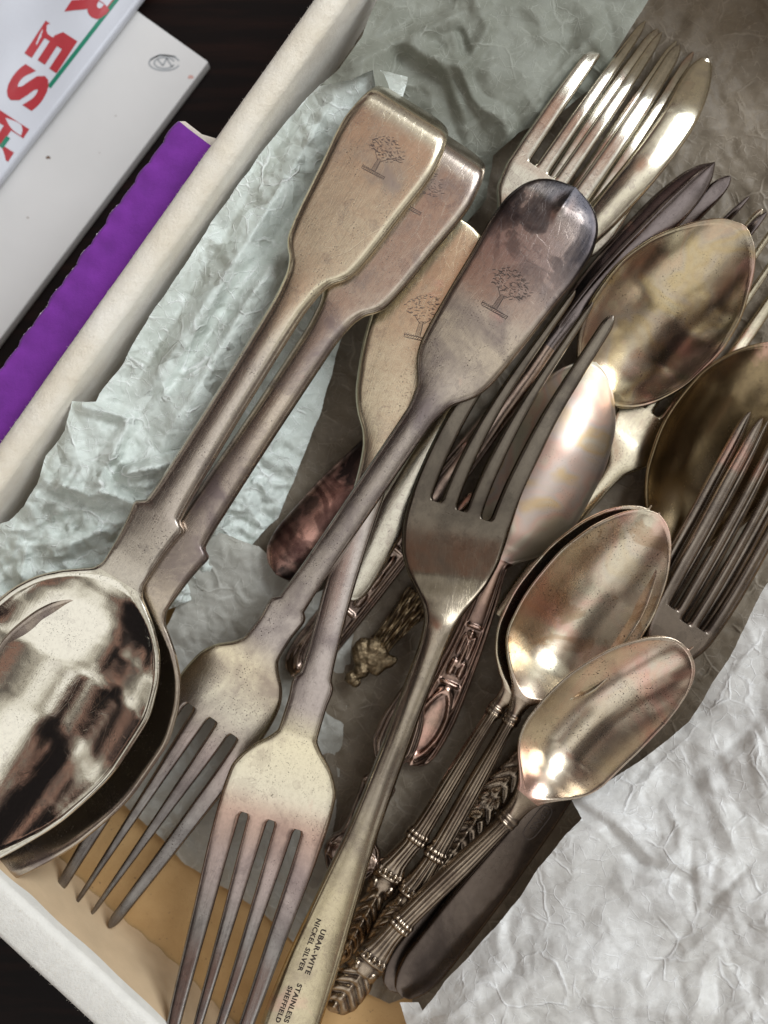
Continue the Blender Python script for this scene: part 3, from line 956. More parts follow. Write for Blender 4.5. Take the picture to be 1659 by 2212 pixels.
def bag_z(s_, q):
    return zb_ + 0.5 * math.sin(s_ / 60.0 + q / 35.0) + 0.4 * math.sin(q / 22.0 - s_ / 90.0) - 3.5 * max(0, 1 - q / 14.0) ** 2
for i in range(n1 + 1):
    for k in range(n2 + 1):
        s_, q = Lb * i / n1, 330.0 * (k / n2) ** 1.4
        o_ = ba + bd_ * s_ + bn_ * q
        vs.append(W(o_[0], o_[1], bag_z(s_, q)))
for i in range(n1):
    for k in range(n2):
        a = i * (n2 + 1) + k
        fs.append((a, a + n2 + 1, a + n2 + 2, a + 1))
vb = np.array(vs); 
link_mesh('bag_body', vs, fs, M_bag, bag)
def on_bag(p):
    d = np.array(p) - ba; s_ = float(d @ bd_); q = float(d @ bn_)
    return W(p[0], p[1], bag_z(s_, q) + 0.12)
rdir = np.array((-0.545, 0.838)); udir = np.array((0.838, 0.545))
letters = [('F', (276, -108)), ('R', (196, 12)), ('E', (110, 102)), ('S', (60, 190)), ('H', (6, 292))]
for ch, ctr in letters:
    v_, f_ = text_mesh(ch, 1.0, 0.045, 1.0)
    c0 = (v_.min(0) + v_.max(0)) / 2
    wdt = v_[:, 0].max() - v_[:, 0].min(); hgt = v_[:, 1].max() - v_[:, 1].min()
    vv_ = []
    for q in v_:
        a = (q[0] - c0[0]) / wdt * 84; b2 = (q[1] - c0[1]) / hgt * 82
        p = np.array(ctr) + rdir * a + udir * b2
        vv_.append(on_bag(p))
    link_mesh('red_letter', vv_, f_, M_red, bag)
def strip_on_bag(a, b_, wd, mat, name):
    a, b_ = np.array(a, float), np.array(b_, float); d = (b_ - a) / np.linalg.norm(b_ - a); n_ = np.array([-d[1], d[0]])
    vs, fs = [], []
    k = 24
    for i in range(k + 1):
        p = a + (b_ - a) * i / k
        vs += [on_bag(p + n_ * wd / 2), on_bag(p - n_ * wd / 2)]
    for i in range(k): fs.append((2 * i, 2 * i + 1, 2 * i + 3, 2 * i + 2))
    link_mesh(name, vs, fs, mat, bag)
strip_on_bag((290, -50), (106, 188), 9, M_green, 'green_line')
strip_on_bag((18, 296), (2, 318), 10, M_green, 'green_line')

# ------------------------------------------------------------------ papers in the box
M_pl = paper_mat('pale_green_tissue', (0.68, 0.725, 0.675), (0.58, 0.625, 0.57), 0.7, 1.1, 0.08, 3, 0.25, 1.0, 1.5)
M_pt = paper_mat('shaded_tissue', (0.28, 0.285, 0.24), (0.20, 0.205, 0.165), 0.3, 0.7, 0.1, 17)  # pale tissue darkened in its colour to stand for shade
M_pf = paper_mat('brown_tissue', (0.25, 0.205, 0.15), (0.175, 0.14, 0.10), 0.5, 0.9, 0.1, 31, 0.35, 0.8)
M_pr = paper_mat('white_wax_tissue', (0.77, 0.76, 0.735), (0.66, 0.64, 0.60), 0.9, 0.9, 0.10, 47, 0.4, 0.55, 0.6)
M_pg = paper_mat('grey_tissue', (0.56, 0.55, 0.50), (0.48, 0.46, 0.40), 0.5, 0.6, 0.3, 61)

sheet('floor_tissue', [(470, 560), (850, -80), (1790, -80), (1790, 1700), (1300, 2330), (905, 2250), (890, 2150), (840, 2168), (780, 2140), (735, 2010), (690, 1850), (600, 1600), (500, 1000)],
      [(500, 700, -30), (900, 0, -27), (1200, 100, -29), (1500, 50, -26), (1750, 100, -22), (1750, 900, -28), (1700, 1600, -28), (1000, 700, -30), (800, 1300, -30), (1200, 1300, -30), (900, 1800, -30), (1200, 2100, -30), (870, 2160, -30.5), (1500, 600, -30), (600, 1500, -30.5)],
      M_pf, 'brown tissue sheet lying flat under the whole cutlery heap', step=7, crumple=((170, 2.4), (64, 1.9), (28, 0.8), (14, 0.2)), seed=2)
sheet('torn_tissue', [(440, 1180), (470, 1150), (560, 1180), (615, 1240), (640, 1300), (780, 1240), (760, 1400), (740, 1600), (700, 2000), (640, 2040), (560, 1965), (480, 1915), (400, 1868), (350, 1812), (270, 1740), (240, 1600), (340, 1400)],
      [(480, 1170, -22), (600, 1250, -24), (700, 1350, -28), (450, 1400, -27), (300, 1700, -30), (400, 1860, -31), (560, 1960, -31), (640, 2030, -31.5), (700, 1900, -30)],
      M_pg, 'grey translucent torn tissue over ochre card below the downward forks', step=5, crumple=((70, 1.8), (30, 1.0), (14, 0.4)), seed=9)
sheet('pale_tissue', [(805, 148), (740, 158), (690, 182), (625, 255), (560, 335), (450, 492), (380, 600), (300, 720), (262, 790), (215, 850), (208, 868), (155, 866), (140, 930), (100, 985), (80, 1045), (50, 1095), (20, 1125), (-60, 1150), (-60, 1480), (60, 1560), (200, 1480), (330, 1330), (430, 1290), (600, 1120), (690, 900), (740, 720), (800, 500), (850, 300), (880, 165)],
      [(805, 150, -4), (690, 185, -5), (560, 335, -6), (450, 492, -6), (300, 720, -6), (215, 850, -6), (155, 868, -4), (100, 985, -6), (20, 1125, -8), (-40, 1160, -9), (450, 800, -9), (600, 700, -14), (520, 620, -8), (330, 900, -8), (560, 1050, -22), (300, 1090, -10), (260, 1180, -16), (100, 1250, -15), (100, 1450, -26), (0, 1350, -22), (430, 1290, -26), (850, 300, -10), (720, 450, -9), (780, 600, -20), (690, 900, -24), (200, 1000, -3)],
      M_pl, 'pale green crumpled tissue bunched up against the cream wall', step=5, crumple=((120, 2.0), (52, 1.5), (26, 1.0), (15, 0.45)), seed=3,
      amp_fn=lambda x, y: np.clip(((x - 670) * .816 + y * .578 - 70) / 60, 0.1, 1) * (0.75 + 1.7 * np.clip((y - 930) / 120, 0, 1)),
      folds=[((735, 190), (330, 870), 4.5, 52, 'ridge'), ((600, 545), (345, 965), 8.0, 75, 'ridge'), ((660, 420), (330, 900), -4.0, 48, 'ridge'), ((530, 520), (300, 880), 3.0, 34, 'ridge'), ((700, 430), (500, 700), 3.0, 44, 'ridge'),
             ((160, 870), (285, 905), 3.5, 22, 'ridge'), ((285, 905), (200, 1060), 3.5, 22, 'ridge'), ((105, 1035), (330, 1055), 4.0, 30, 'ridge'), ((110, 1040), (230, 1085), 5.5, 22, 'ridge'), ((240, 1030), (395, 995), 6.0, 24, 'ridge'),
             ((200, 1055), (350, 1110), 4.5, 18, 'ridge'), ((90, 1200), (260, 1130), 4, 30, 'ridge'), ((40, 1260), (60, 1180), 3, 20, 'ridge'), ((395, 995), (415, 960), 3, 14, 'ridge')])
sheet('shaded_tissue', [(835, -60), (782, 78), (735, 146), (690, 186), (760, 170), (806, 152), (820, 260), (860, 400), (960, 540), (1050, 430), (1066, 336), (1120, 287), (1195, 255), (1290, 182), (1342, 92), (1440, -60)],
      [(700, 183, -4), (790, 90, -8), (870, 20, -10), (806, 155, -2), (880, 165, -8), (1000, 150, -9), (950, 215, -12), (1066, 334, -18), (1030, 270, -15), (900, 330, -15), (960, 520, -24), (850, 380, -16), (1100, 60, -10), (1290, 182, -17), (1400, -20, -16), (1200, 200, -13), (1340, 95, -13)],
      M_pt, 'creased tissue with shade in its colour spread behind the flat spoon handles', step=6, crumple=((150, 6.0), (75, 3.6), (34, 0.9)), seed=6,
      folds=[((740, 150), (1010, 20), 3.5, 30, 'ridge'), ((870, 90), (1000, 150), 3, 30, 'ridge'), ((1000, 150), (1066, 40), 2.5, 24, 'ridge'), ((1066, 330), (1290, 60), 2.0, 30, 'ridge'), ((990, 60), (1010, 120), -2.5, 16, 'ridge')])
sheet('wax_tissue', [(1760, 1190), (1700, 1228), (1655, 1262), (1620, 1330), (1590, 1395), (1540, 1475), (1490, 1560), (1380, 1645), (1290, 1702), (1236, 1730), (1256, 1768), (1209, 1818), (1164, 1873), (1124, 1938), (1074, 1998), (1024, 2053), (964, 2118), (914, 2182), (905, 2165), (862, 2166), (885, 2230), (880, 2320), (1790, 2320), (1790, 1190)],
      [(1655, 1262, -5), (1590, 1395, -8), (1490, 1560, -9), (1290, 1702, -10), (1240, 1728, -10), (1180, 1885, -9), (1090, 2010, -9), (980, 2130, -10), (930, 2192, -12), (870, 2170, -15), (1659, 1700, 3), (1400, 1800, -5), (1400, 1950, -1), (1500, 2200, 5), (1659, 2212, 8), (1200, 2150, 0), (1000, 2250, -5), (1760, 1400, 2), (1560, 1600, -4)],
      M_pr, 'white waxy tissue with long folds covering the lower corner beside the small spoon', step=6, crumple=((230, 7.5), (95, 3.0), (42, 0.8), (18, 0.2)), seed=8,
      folds=[((1205, 1712), (1330, 1797), -1.6, 22, 'ridge'), ((1310, 1783), (1390, 1870), -1.6, 22, 'ridge'), ((1370, 1860), (1505, 1902), -1.6, 20, 'ridge'), ((1225, 1700), (1400, 1840), 1.5, 40, 'ridge'),
             ((1488, 1800), (1502, 1985), -0.9, 14, 'ridge'), ((1500, 1985), (1630, 1858), -0.9, 14, 'ridge'), ((1490, 2000), (1395, 2115), -0.8, 14, 'ridge'),
             ((1525, 1660), (1592, 1850), 1.8, 34, 'ridge'), ((1620, 1560), (1665, 1700), 1.4, 34, 'ridge')])

# ------------------------------------------------------------------ metals
CH = (0.66, 0.58, 0.46)
M_Ab = silver('bright_bowl', (0.82, 0.77, 0.68), (0.50, 0.45, 0.41), 0.15, 0.0, 0.07, 0.5, 2.1, 0.35)
M_B = silver('brown_plate', (0.60, 0.51, 0.43), (0.25, 0.20, 0.20), 0.55, 0.05, 0.30, 0.7, 3.2, 0.8)
M_F = silver('pale_rosy_plate', (0.74, 0.69, 0.60), (0.36, 0.28, 0.26), 0.30, 0.25, 0.25, 0.6, 10.2, 0.5)
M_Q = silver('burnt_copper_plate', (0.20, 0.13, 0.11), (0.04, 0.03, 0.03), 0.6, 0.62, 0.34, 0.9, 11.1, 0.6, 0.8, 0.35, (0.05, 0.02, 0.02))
M_Y = silver('cream_blade_metal', (0.80, 0.73, 0.60), (0.42, 0.35, 0.33), 0.30, 0.05, 0.26, 0.5, 12.4, 0.5)
M_H = silver('dark_purple_metal', (0.25, 0.21, 0.21), (0.11, 0.09, 0.09), 0.5, 0.10, 0.24, 0.4, 13.5, 0.4)
M_I = silver('speckled_pale_metal', (0.76, 0.68, 0.53), (0.38, 0.30, 0.26), 0.25, 0.15, 0.26, 0.9, 14.2, 0.5)
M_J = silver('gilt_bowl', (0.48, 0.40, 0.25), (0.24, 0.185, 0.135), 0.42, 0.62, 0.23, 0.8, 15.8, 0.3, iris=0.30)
M_K = silver('iridescent_pale_metal', (0.74, 0.66, 0.58), (0.55, 0.40, 0.36), 0.25, 0.0, 0.62, 0.3, 16.3, 0.4, iris=0.75)
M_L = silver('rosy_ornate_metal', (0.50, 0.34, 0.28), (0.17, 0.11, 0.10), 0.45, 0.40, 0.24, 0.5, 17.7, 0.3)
M_Mh = silver('reeded_bronze_metal', (0.42, 0.335, 0.26), (0.13, 0.09, 0.07), 0.45, 0.15, 0.33, 0.4, 20.5, 0.3)
M_R = silver('dark_olive_bowl', (0.27, 0.20, 0.115), (0.12, 0.085, 0.055), 0.5, 0.12, 0.26, 0.5, 21.6, 0.3)
M_O = silver('dark_ornate_metal', (0.44, 0.33, 0.28), (0.13, 0.095, 0.085), 0.5, 0.25, 0.24, 0.4, 23.8, 0.3)
M_P = silver('gilt_figure_metal', (0.33, 0.25, 0.155), (0.11, 0.08, 0.05), 0.45, 0.05, 0.38, 0.3, 24.9, 0.2)
GR, GD = (0.30, 0.275, 0.265), (0.145, 0.125, 0.125)
M_C = silver('dark_stained_plate', (0.44, 0.36, 0.30), (0.17, 0.135, 0.14), 0.55, 0.08, 0.28, 0.7, 4.9, 0.8, 0.5, 0.74, (0.006, 0.008, 0.013), (1.5, 3.0),
             grad=[(0, (0.26, 0.22, 0.20), (0.10, 0.085, 0.09)), (2.2, (0.36, 0.29, 0.27), (0.15, 0.12, 0.125)), (4.6, (0.56, 0.47, 0.38), (0.26, 0.21, 0.20)), (7.0, (0.46, 0.40, 0.37), (0.23, 0.19, 0.20)), (13.6, (0.44, 0.38, 0.35), (0.22, 0.18, 0.18)), (14.4, (0.74, 0.64, 0.47), (0.40, 0.32, 0.26)), (15.6, (0.64, 0.58, 0.48), (0.34, 0.29, 0.26)), (16.6, (0.47, 0.38, 0.36), (0.24, 0.19, 0.19)), (18.5, GR, GD)])  # bright neck band and greyer tines: reflections put into the colour
M_D = silver('pale_gold_plate', (0.76, 0.67, 0.50), (0.42, 0.34, 0.28), 0.34, 0.05, 0.28, 0.5, 6.6, 0.7,
             grad=[(0, (0.78, 0.69, 0.51), (0.42, 0.34, 0.28)), (6.0, (0.74, 0.65, 0.49), (0.40, 0.32, 0.27)), (7.6, (0.52, 0.46, 0.43), (0.28, 0.24, 0.24)), (12.8, (0.50, 0.43, 0.41), (0.28, 0.23, 0.23)), (13.6, (0.80, 0.71, 0.52), (0.46, 0.38, 0.30)), (15.0, (0.74, 0.67, 0.54), (0.42, 0.35, 0.29)), (15.7, (0.62, 0.43, 0.36), (0.32, 0.21, 0.19)), (16.8, (0.50, 0.39, 0.37), (0.26, 0.20, 0.20)), (18.6, GR, GD)])  # cream, pink and grey head bands are reflections painted into the colour
M_A = silver('champagne_plate', (0.78, 0.68, 0.53), (0.36, 0.30, 0.29), 0.36, 0.0, 0.30, 0.9, 1.3, 0.8,
             grad=[(0, (0.62, 0.55, 0.46), (0.34, 0.28, 0.27)), (0.9, (0.80, 0.70, 0.54), (0.42, 0.35, 0.31)), (5.5, (0.76, 0.67, 0.51), (0.38, 0.32, 0.29)), (7.5, (0.58, 0.51, 0.45), (0.28, 0.24, 0.24)), (12.0, (0.56, 0.49, 0.44), (0.26, 0.22, 0.22)), (14.0, (0.66, 0.60, 0.53), (0.34, 0.30, 0.28))])
M_E = silver('bronze_grey_metal', (0.24, 0.195, 0.13), (0.11, 0.088, 0.065), 0.4, 0.03, 0.25, 0.4, 8.1, 0.5,
             grad=[(0, (0.66, 0.57, 0.40), (0.34, 0.27, 0.22)), (4.5, (0.62, 0.53, 0.37), (0.32, 0.25, 0.20)), (7.0, (0.38, 0.325, 0.27), (0.18, 0.15, 0.135)), (11.6, (0.38, 0.32, 0.255), (0.18, 0.145, 0.125)), (12.6, (0.20, 0.165, 0.125), (0.085, 0.068, 0.052)), (15, (0.135, 0.113, 0.092), (0.065, 0.055, 0.047)), (20, (0.30, 0.26, 0.22), (0.14, 0.12, 0.11))])  # head coloured darker for its tilt towards the dim side
M_S = silver('brown_dark_metal', (0.40, 0.33, 0.285), (0.15, 0.12, 0.11), 0.5, 0.08, 0.30, 0.5, 22.7, 0.5,
             grad=[(0, (0.15, 0.117, 0.10), (0.065, 0.05, 0.045)), (8.5, (0.14, 0.11, 0.095), (0.06, 0.048, 0.042)), (11.0, (0.19, 0.15, 0.125), (0.08, 0.065, 0.055)), (13.0, (0.40, 0.34, 0.30), (0.17, 0.14, 0.13)), (18, (0.48, 0.41, 0.35), (0.2, 0.165, 0.15))])
HB, HT = (0.42, 0.335, 0.26), (0.13, 0.09, 0.07)
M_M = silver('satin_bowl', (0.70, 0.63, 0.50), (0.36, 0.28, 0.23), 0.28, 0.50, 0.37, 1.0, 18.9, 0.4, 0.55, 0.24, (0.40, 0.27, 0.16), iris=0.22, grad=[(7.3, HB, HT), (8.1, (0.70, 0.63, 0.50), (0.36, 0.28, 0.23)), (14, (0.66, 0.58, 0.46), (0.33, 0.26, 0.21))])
M_N = silver('warm_bright_bowl', (0.70, 0.62, 0.51), (0.42, 0.33, 0.28), 0.22, 0.62, 0.32, 0.8, 19.4, 0.4, iris=0.15, grad=[(7.1, HB, HT), (7.9, (0.70, 0.62, 0.51), (0.42, 0.33, 0.28)), (14, (0.64, 0.55, 0.45), (0.36, 0.28, 0.24))])  # rosy patches stand for a hand's reflection, coloured into the bowl
M_cut = plain('engraved_line_tarnish', (0.15, 0.115, 0.10), 0.4, 0.9, 0.2)
M_stamp = plain('stamped_letter_tarnish', (0.05, 0.035, 0.028), 0.5, 0.5, 0.2)

# ------------------------------------------------------------------ the cutlery
G_FID = 'fiddle pattern pieces with engraved tree'

# two tablespoons, one nested on the other
def tablespoon(path, z, **kw):
    w = [(0, 70), (2, 82), (7, 92), (16, 98), (60, 110), (106, 115), (220, 104), (351, 90), (385, 83), (405, 72), (425, 55), (460, 43), (530, 37), (700, 37), (940, 40), (1035, 45), (1043, 60), (1052, 64), (1075, 60), (1130, 54), (1190, 52), (1215, 62), (1235, 88), (1265, 126), (1310, 166), (1370, 196), (1450, 214), (1550, 212), (1700, 178), (1820, 122), (1900, 70), (1940, 34), (1967, 2)]
    return Piece(path, z, w, thick=[(0, 2.8), (300, 2.4), (1000, 3.2), (1200, 2.2), (1300, 1.3), (1967, 1.3)],
                 bevel=[(0, 2.3), (380, 2.0), (520, 2.2), (1000, 2.0), (1200, 1.2), (1300, 0.5), (1967, 0.5)], bowl=(1195, 1990, 8.5),
                 crown=[(0, 0.0), (400, 0.1), (600, 0.7), (1000, 0.5), (1200, 0.0)], rows=300, cols=36, bdrop=0.6, lip=1.15, **kw)
d = np.array((-.527, .85)); d /= np.hypot(*d)
PA = tablespoon([(894, 224), tuple(np.array((894, 224)) + d * 1967)], [(0, -3.0), (8, 1.4), (20, 4.7), (38, 5.9), (75, 6.2), (400, 5), (900, 4), (1150, 3.5), (1230, 2.2), (1500, 0.8), (1967, 0)])
rA = make_spoon('tablespoon', 'uppermost tablespoon with bright mirror bowl and tree engraved on champagne handle', PA, 1205, M_A, M_Ab, 'tablespoons nested one on the other')
strokes(PA, 'engraved_tree', rA, crest_lines(172, 2, 0.68, 1), M_cut)
d = np.array((-.553, .833)); d /= np.hypot(*d)
PB = tablespoon([(976, 298), tuple(np.array((976, 298)) + d * 1940)], [(0, -8.5), (8, -4.0), (20, -0.7), (38, 0.5), (75, 0.8), (400, 0.5), (900, 0), (1150, -0.5), (1230, -1.6), (1500, -3.2), (1967, -4)])
rB = make_spoon('tablespoon', 'brownish tablespoon nested beneath the bright mirror bowled one', PB, 1205, M_B, M_B, 'tablespoons nested one on the other')
strokes(PB, 'engraved_tree', rB, crest_lines(176, 2, 0.78, 2, 0.5), M_cut)

# dark stained fork, tines down
wC = [(0, 4), (3, 22), (10, 48), (30, 80), (70, 104), (110, 113), (163, 114), (222, 109), (350, 101), (454, 91), (490, 80), (515, 64), (540, 46), (570, 37), (600, 32), (770, 31), (950, 30), (1090, 33), (1100, 44), (1112, 46), (1150, 43), (1205, 46), (1225, 58), (1255, 88), (1290, 106), (1340, 113), (1400, 115), (1600, 103), (1890, 82)]
PC = Piece([(1243, 405), (1243 - .563 * 1890, 405 + .826 * 1890)], [(0, 1.0), (60, 2.4), (300, 3.0), (500, 0.5), (780, -3), (1100, -7), (1205, -10.5), (1260, -12.4), (1330, -15.4), (1390, -16.8), (1550, -18.5), (1750, -20), (1890, -19.5)], wC,
           thick=[(0, 2.0), (600, 2.8), (1200, 2.6), (1300, 2.0), (1890, 1.5)], bevel=[(0, 1.1), (500, 1.1), (600, 1.8), (1200, 1.5), (1300, 0.7), (1890, 0.7)], crown=[(0, 0.25), (400, 0.3), (600, 0.6), (1200, 0.2)],
           tines=tine_set(4, [1391, 1389, 1393], (0.075, 0.19), 13, 30, 0.03), rows=280, cols=32,
           relief=lambda s, f, x: 0.5 * np.exp(-((f) / 0.09) ** 2) * np.exp(-((s - 48) / 24.0) ** 2))
rC = make_fork('table_fork', 'dark blue stained fork with rounded handle end and engraved tree lying across the heap', PC, 1218, M_C, M_C, G_FID)
strokes(PC, 'engraved_tree', rC, crest_lines(318, 3, 0.80, 3), M_stamp, 0.05)

# pale gold fork, tines out of the picture at the bottom
wD = [(0, 4), (3, 20), (10, 44), (30, 72), (70, 92), (120, 103), (200, 112), (277, 112), (409, 97), (440, 88), (470, 74), (502, 54), (540, 42), (600, 36), (750, 33), (950, 32), (1040, 36), (1052, 44), (1064, 46), (1100, 43), (1170, 44), (1190, 56), (1220, 86), (1250, 107), (1280, 119), (1333, 122), (1409, 120), (1600, 108), (1800, 96), (1930, 84)]
PD = Piece([(985, 468), (985 - .292 * 1930, 468 + .956 * 1930)], [(0, -9), (300, -8.5), (640, -8.5), (1000, -5), (1165, -4.5), (1215, -6.1), (1280, -9.0), (1335, -10.4), (1400, -10.8), (1600, -8.5), (1930, 2.5)], wD,
           thick=[(0, 2.0), (600, 2.8), (1170, 2.6), (1270, 2.0), (1930, 1.5)], bevel=[(0, 1.1), (500, 1.1), (600, 1.8), (1170, 1.5), (1270, 0.7), (1930, 0.7)], crown=[(0, 0.25), (400, 0.3), (600, 0.6), (1170, 0.2)],
           tines=tine_set(4, [1364, 1363, 1366], (0.068, 0.15), 13, 30, 0.03), rows=280, cols=32, off=[(0, -2), (400, -4), (800, -8), (1060, 0), (1930, 0)])
rD = make_fork('table_fork', 'pale gold fork with four long tines running out at the bottom', PD, 1180, M_D, M_D, G_FID)
strokes(PD, 'engraved_tree', rD, crest_lines(275, 0, 0.78, 4, 0.7), M_cut)

# bronze fork with tines up, maker's stamp on the handle
wE = [(0, 58), (100, 62), (220, 58), (330, 50), (430, 42), (555, 33), (792, 29), (950, 29), (1010, 34), (1045, 46), (1080, 66), (1120, 90), (1170, 108), (1236, 115), (1400, 113), (1600, 102), (1800, 92)]
PE = Piece([(596, 2300), (707, 2000), (795, 1770), (878, 1548), (955, 1330), (990, 1120), (1088, 903), (1262, 640)],
           [(0, -12), (300, -11), (792, -7.5), (1000, -8), (1060, -9.5), (1130, -12), (1236, -13.4), (1400, -12), (1600, -9), (1790, -4)], wE,
           thick=[(0, 2.0), (500, 2.8), (1000, 3.0), (1150, 2.0), (1800, 1.6)], bevel=[(0, 1.6), (500, 1.8), (1000, 1.6), (1150, 0.6), (1800, 0.6)], crown=[(0, 0.5), (400, 1.0), (700, 1.2), (1000, 0.6), (1120, 0)],
           tines=tine_set(4, [1262, 1264, 1266], (0.085, 0.17), 14, 34, 0.03), rows=280, cols=32, bdrop=0.55)
rE = make_fork('table_fork', 'bronze grey fork pointing its four tines over the gilt bowl, maker stamp on its handle', PE, 1040, M_E, M_E)
for body, s0, x0, sz in (('UBAR-WITE', 313, 10, 11), ('NICKEL SILVER', 330, 27, 10), ('STAINLESS', 184, 17, 10.5), ('SHEFFIELD', 172, 34, 10)):
    stamp(PE, rE, body, s0, x0, sz, M_stamp, True, 0.035)

# ornate ridge helper
def ornate(lines=(), bars=(), buds=(), reed=0, reed_amp=0.2, reed_rng=(0, 1e9), oval=None):
    def fn(s, f, x):
        h = np.zeros(np.broadcast(s, f).shape)
        for (pos, wd, amp, a, b_) in lines:
            win = 1 / (1 + np.exp(-(s - a) / 4.0)) / (1 + np.exp((s - b_) / 4.0))
            h = h + amp * np.exp(-((np.abs(f) - pos) / wd) ** 2) * win
        for (s0, wd, amp, fm) in bars:
            h = h + amp * np.exp(-((s - s0) / wd) ** 2) * (1 / (1 + np.exp((np.abs(f) - fm) * 25)))
        for (s0, f0, ls, lf, amp) in buds:
            h = h + amp * np.sqrt(np.maximum(0, 1 - ((s - s0) / ls) ** 2 - ((f - f0) / lf) ** 2))
        if reed:
            win = 1 / (1 + np.exp(-(s - reed_rng[0]) / 5.0)) / (1 + np.exp((s - reed_rng[1]) / 5.0))
            h = h + reed_amp * (np.abs(np.cos(f * math.pi * reed / 2)) ** 0.7 - 0.6) * win
        if oval:
            s0, ls, lf, wd, amp = oval
            rr_ = np.sqrt(((s - s0) / ls) ** 2 + (f / lf) ** 2)
            h = h + amp * np.exp(-((rr_ - 1) / wd) ** 2)
        return h
    return fn
def leaf(s0, s1, amp, pitch, slant, n=3):
    def fn(s, f, x):
        win = 1 / (1 + np.exp(-(s - s0) / 4.0)) / (1 + np.exp((s - s1) / 4.0))
        return amp * win * (np.abs(np.sin((s + slant * np.abs(f) ** 1.2) * math.pi / pitch)) ** 0.6 - 0.5 + 0.5 * np.exp(-(f / 0.15) ** 2))
    return fn
def both(*fs): return lambda s, f, x: sum(fn(s, f, x) for fn in fs)

# teaspoons with reeded, collared handles
def tea_relief(c1, bead, c2, L0):
    return both(ornate(reed=5, reed_amp=0.42, reed_rng=(bead + 8, c2 - 12),
                       bars=[(c1 - 7, 3.2, 0.7, 1.1), (c1 + 7, 3.2, 0.7, 1.1), (c2 - 7, 3.0, 0.6, 1.1), (c2 + 6, 3.0, 0.6, 1.1), (bead - 9, 3.5, 0.8, 1.1)],
                       buds=[(bead, q, 5.5, 0.17, 1.0) for q in (-0.8, -0.4, 0, 0.4, 0.8)]),
                leaf(8, bead - 45, 0.9, 26, 34), ornate(buds=[(bead - 28, 0.0, 16, 0.8, 0.5), (bead - 34, 0.75, 12, 0.35, 0.9), (bead - 34, -0.75, 12, 0.35, 0.9)]))
zM = [(0, -21), (255, -14.5), (560, -9), (600, -9), (650, -9), (900, -8), (1140, -7)]
PM = Piece([(800, 2060), (894, 1924), (942, 1848), (1105, 1556), (1137, 1500), (1426, 1108)], zM,
           [(0, 8), (10, 20), (60, 30), (100, 32), (135, 25), (150, 31), (165, 33), (182, 28), (200, 26), (240, 22), (247, 27), (263, 27), (272, 22), (420, 20), (575, 15), (582, 19), (596, 19), (604, 17), (628, 21), (650, 34), (675, 60), (700, 86), (730, 109), (760, 120), (850, 131), (930, 127), (1020, 105), (1080, 76), (1112, 52), (1128, 32), (1135, 15), (1138, 2)],
           thick=[(0, 2.6), (580, 3.0), (650, 1.6), (720, 1.0), (1140, 1.0)], bevel=[(0, 1.3), (600, 1.5), (700, 0.4), (1140, 0.4)], crown=[(0, 1.0), (560, 1.4), (630, 0.3), (680, 0)], bowl=(632, 1152, 9.0), rows=420, cols=34, lip=0.55,
           relief=tea_relief(255, 160, 589, 1140))
make_spoon('teaspoon', 'satin teaspoon with speckled bowl stacked on another, collared reeded handle', PM, 640, M_Mh, M_M, 'teaspoons with reeded collared handles')
PM2 = Piece([(735, 2072), (846, 1880), (902, 1808), (1073, 1532), (1118, 1486), (1408, 1092)], [(0, -24), (255, -17), (580, -11.5), (900, -10.2), (1140, -9.2)],
            [(0, 8), (10, 18), (60, 26), (100, 28), (150, 24), (175, 31), (200, 33), (222, 33), (240, 26), (290, 22), (304, 27), (318, 27), (330, 22), (470, 19), (615, 15), (626, 19), (640, 19), (650, 17), (675, 24), (697, 45), (740, 90), (800, 120), (890, 133), (970, 129), (1060, 107), (1120, 78), (1152, 52), (1170, 30), (1178, 14), (1181, 2)],
            thick=[(0, 2.6), (620, 3.0), (690, 1.6), (760, 1.0), (1184, 1.0)], bevel=[(0, 1.3), (640, 1.5), (740, 0.4), (1184, 0.4)], crown=[(0, 1.0), (600, 1.4), (670, 0.3), (720, 0)], bowl=(672, 1196, 9.0), rows=420, cols=34, lip=0.55,
            relief=tea_relief(311, 214, 633, 1184))
make_spoon('teaspoon', 'teaspoon nested under the speckled satin one, only its rim and handle showing', PM2, 680, M_Mh, M_M, 'teaspoons with reeded collared handles')
PN = Piece([(712, 2180), (806, 2072), (862, 2004), (1095, 1776), (1147, 1716), (1290, 1555), (1498, 1398)], [(0, -19), (230, -13), (551, -6), (640, -5.5), (850, -3), (1110, -1)],
           [(0, 12), (8, 34), (40, 46), (80, 44), (110, 36), (135, 38), (150, 36), (170, 30), (200, 25), (222, 24), (230, 29), (246, 29), (256, 24), (380, 25), (545, 19), (553, 24), (570, 24), (578, 22), (605, 24), (632, 34), (660, 56), (690, 84), (722, 104), (760, 114), (850, 117), (950, 107), (1035, 82), (1072, 60), (1090, 40), (1098, 20), (1101, 2)],
           thick=[(0, 2.6), (551, 3.0), (640, 1.6), (700, 1.0), (1110, 1.0)], bevel=[(0, 1.3), (580, 1.5), (700, 0.4), (1110, 0.4)], crown=[(0, 1.2), (540, 1.4), (610, 0.3), (660, 0)], bowl=(618, 1122, 9.0), rows=420, cols=34, lip=0.55, roll=0.10,
           relief=tea_relief(238, 146, 561, 1110))
make_spoon('teaspoon', 'front teaspoon with rosy reflection coloured into its bowl leaning on the white waxy tissue', PN, 625, M_Mh, M_N, 'teaspoons with reeded collared handles')

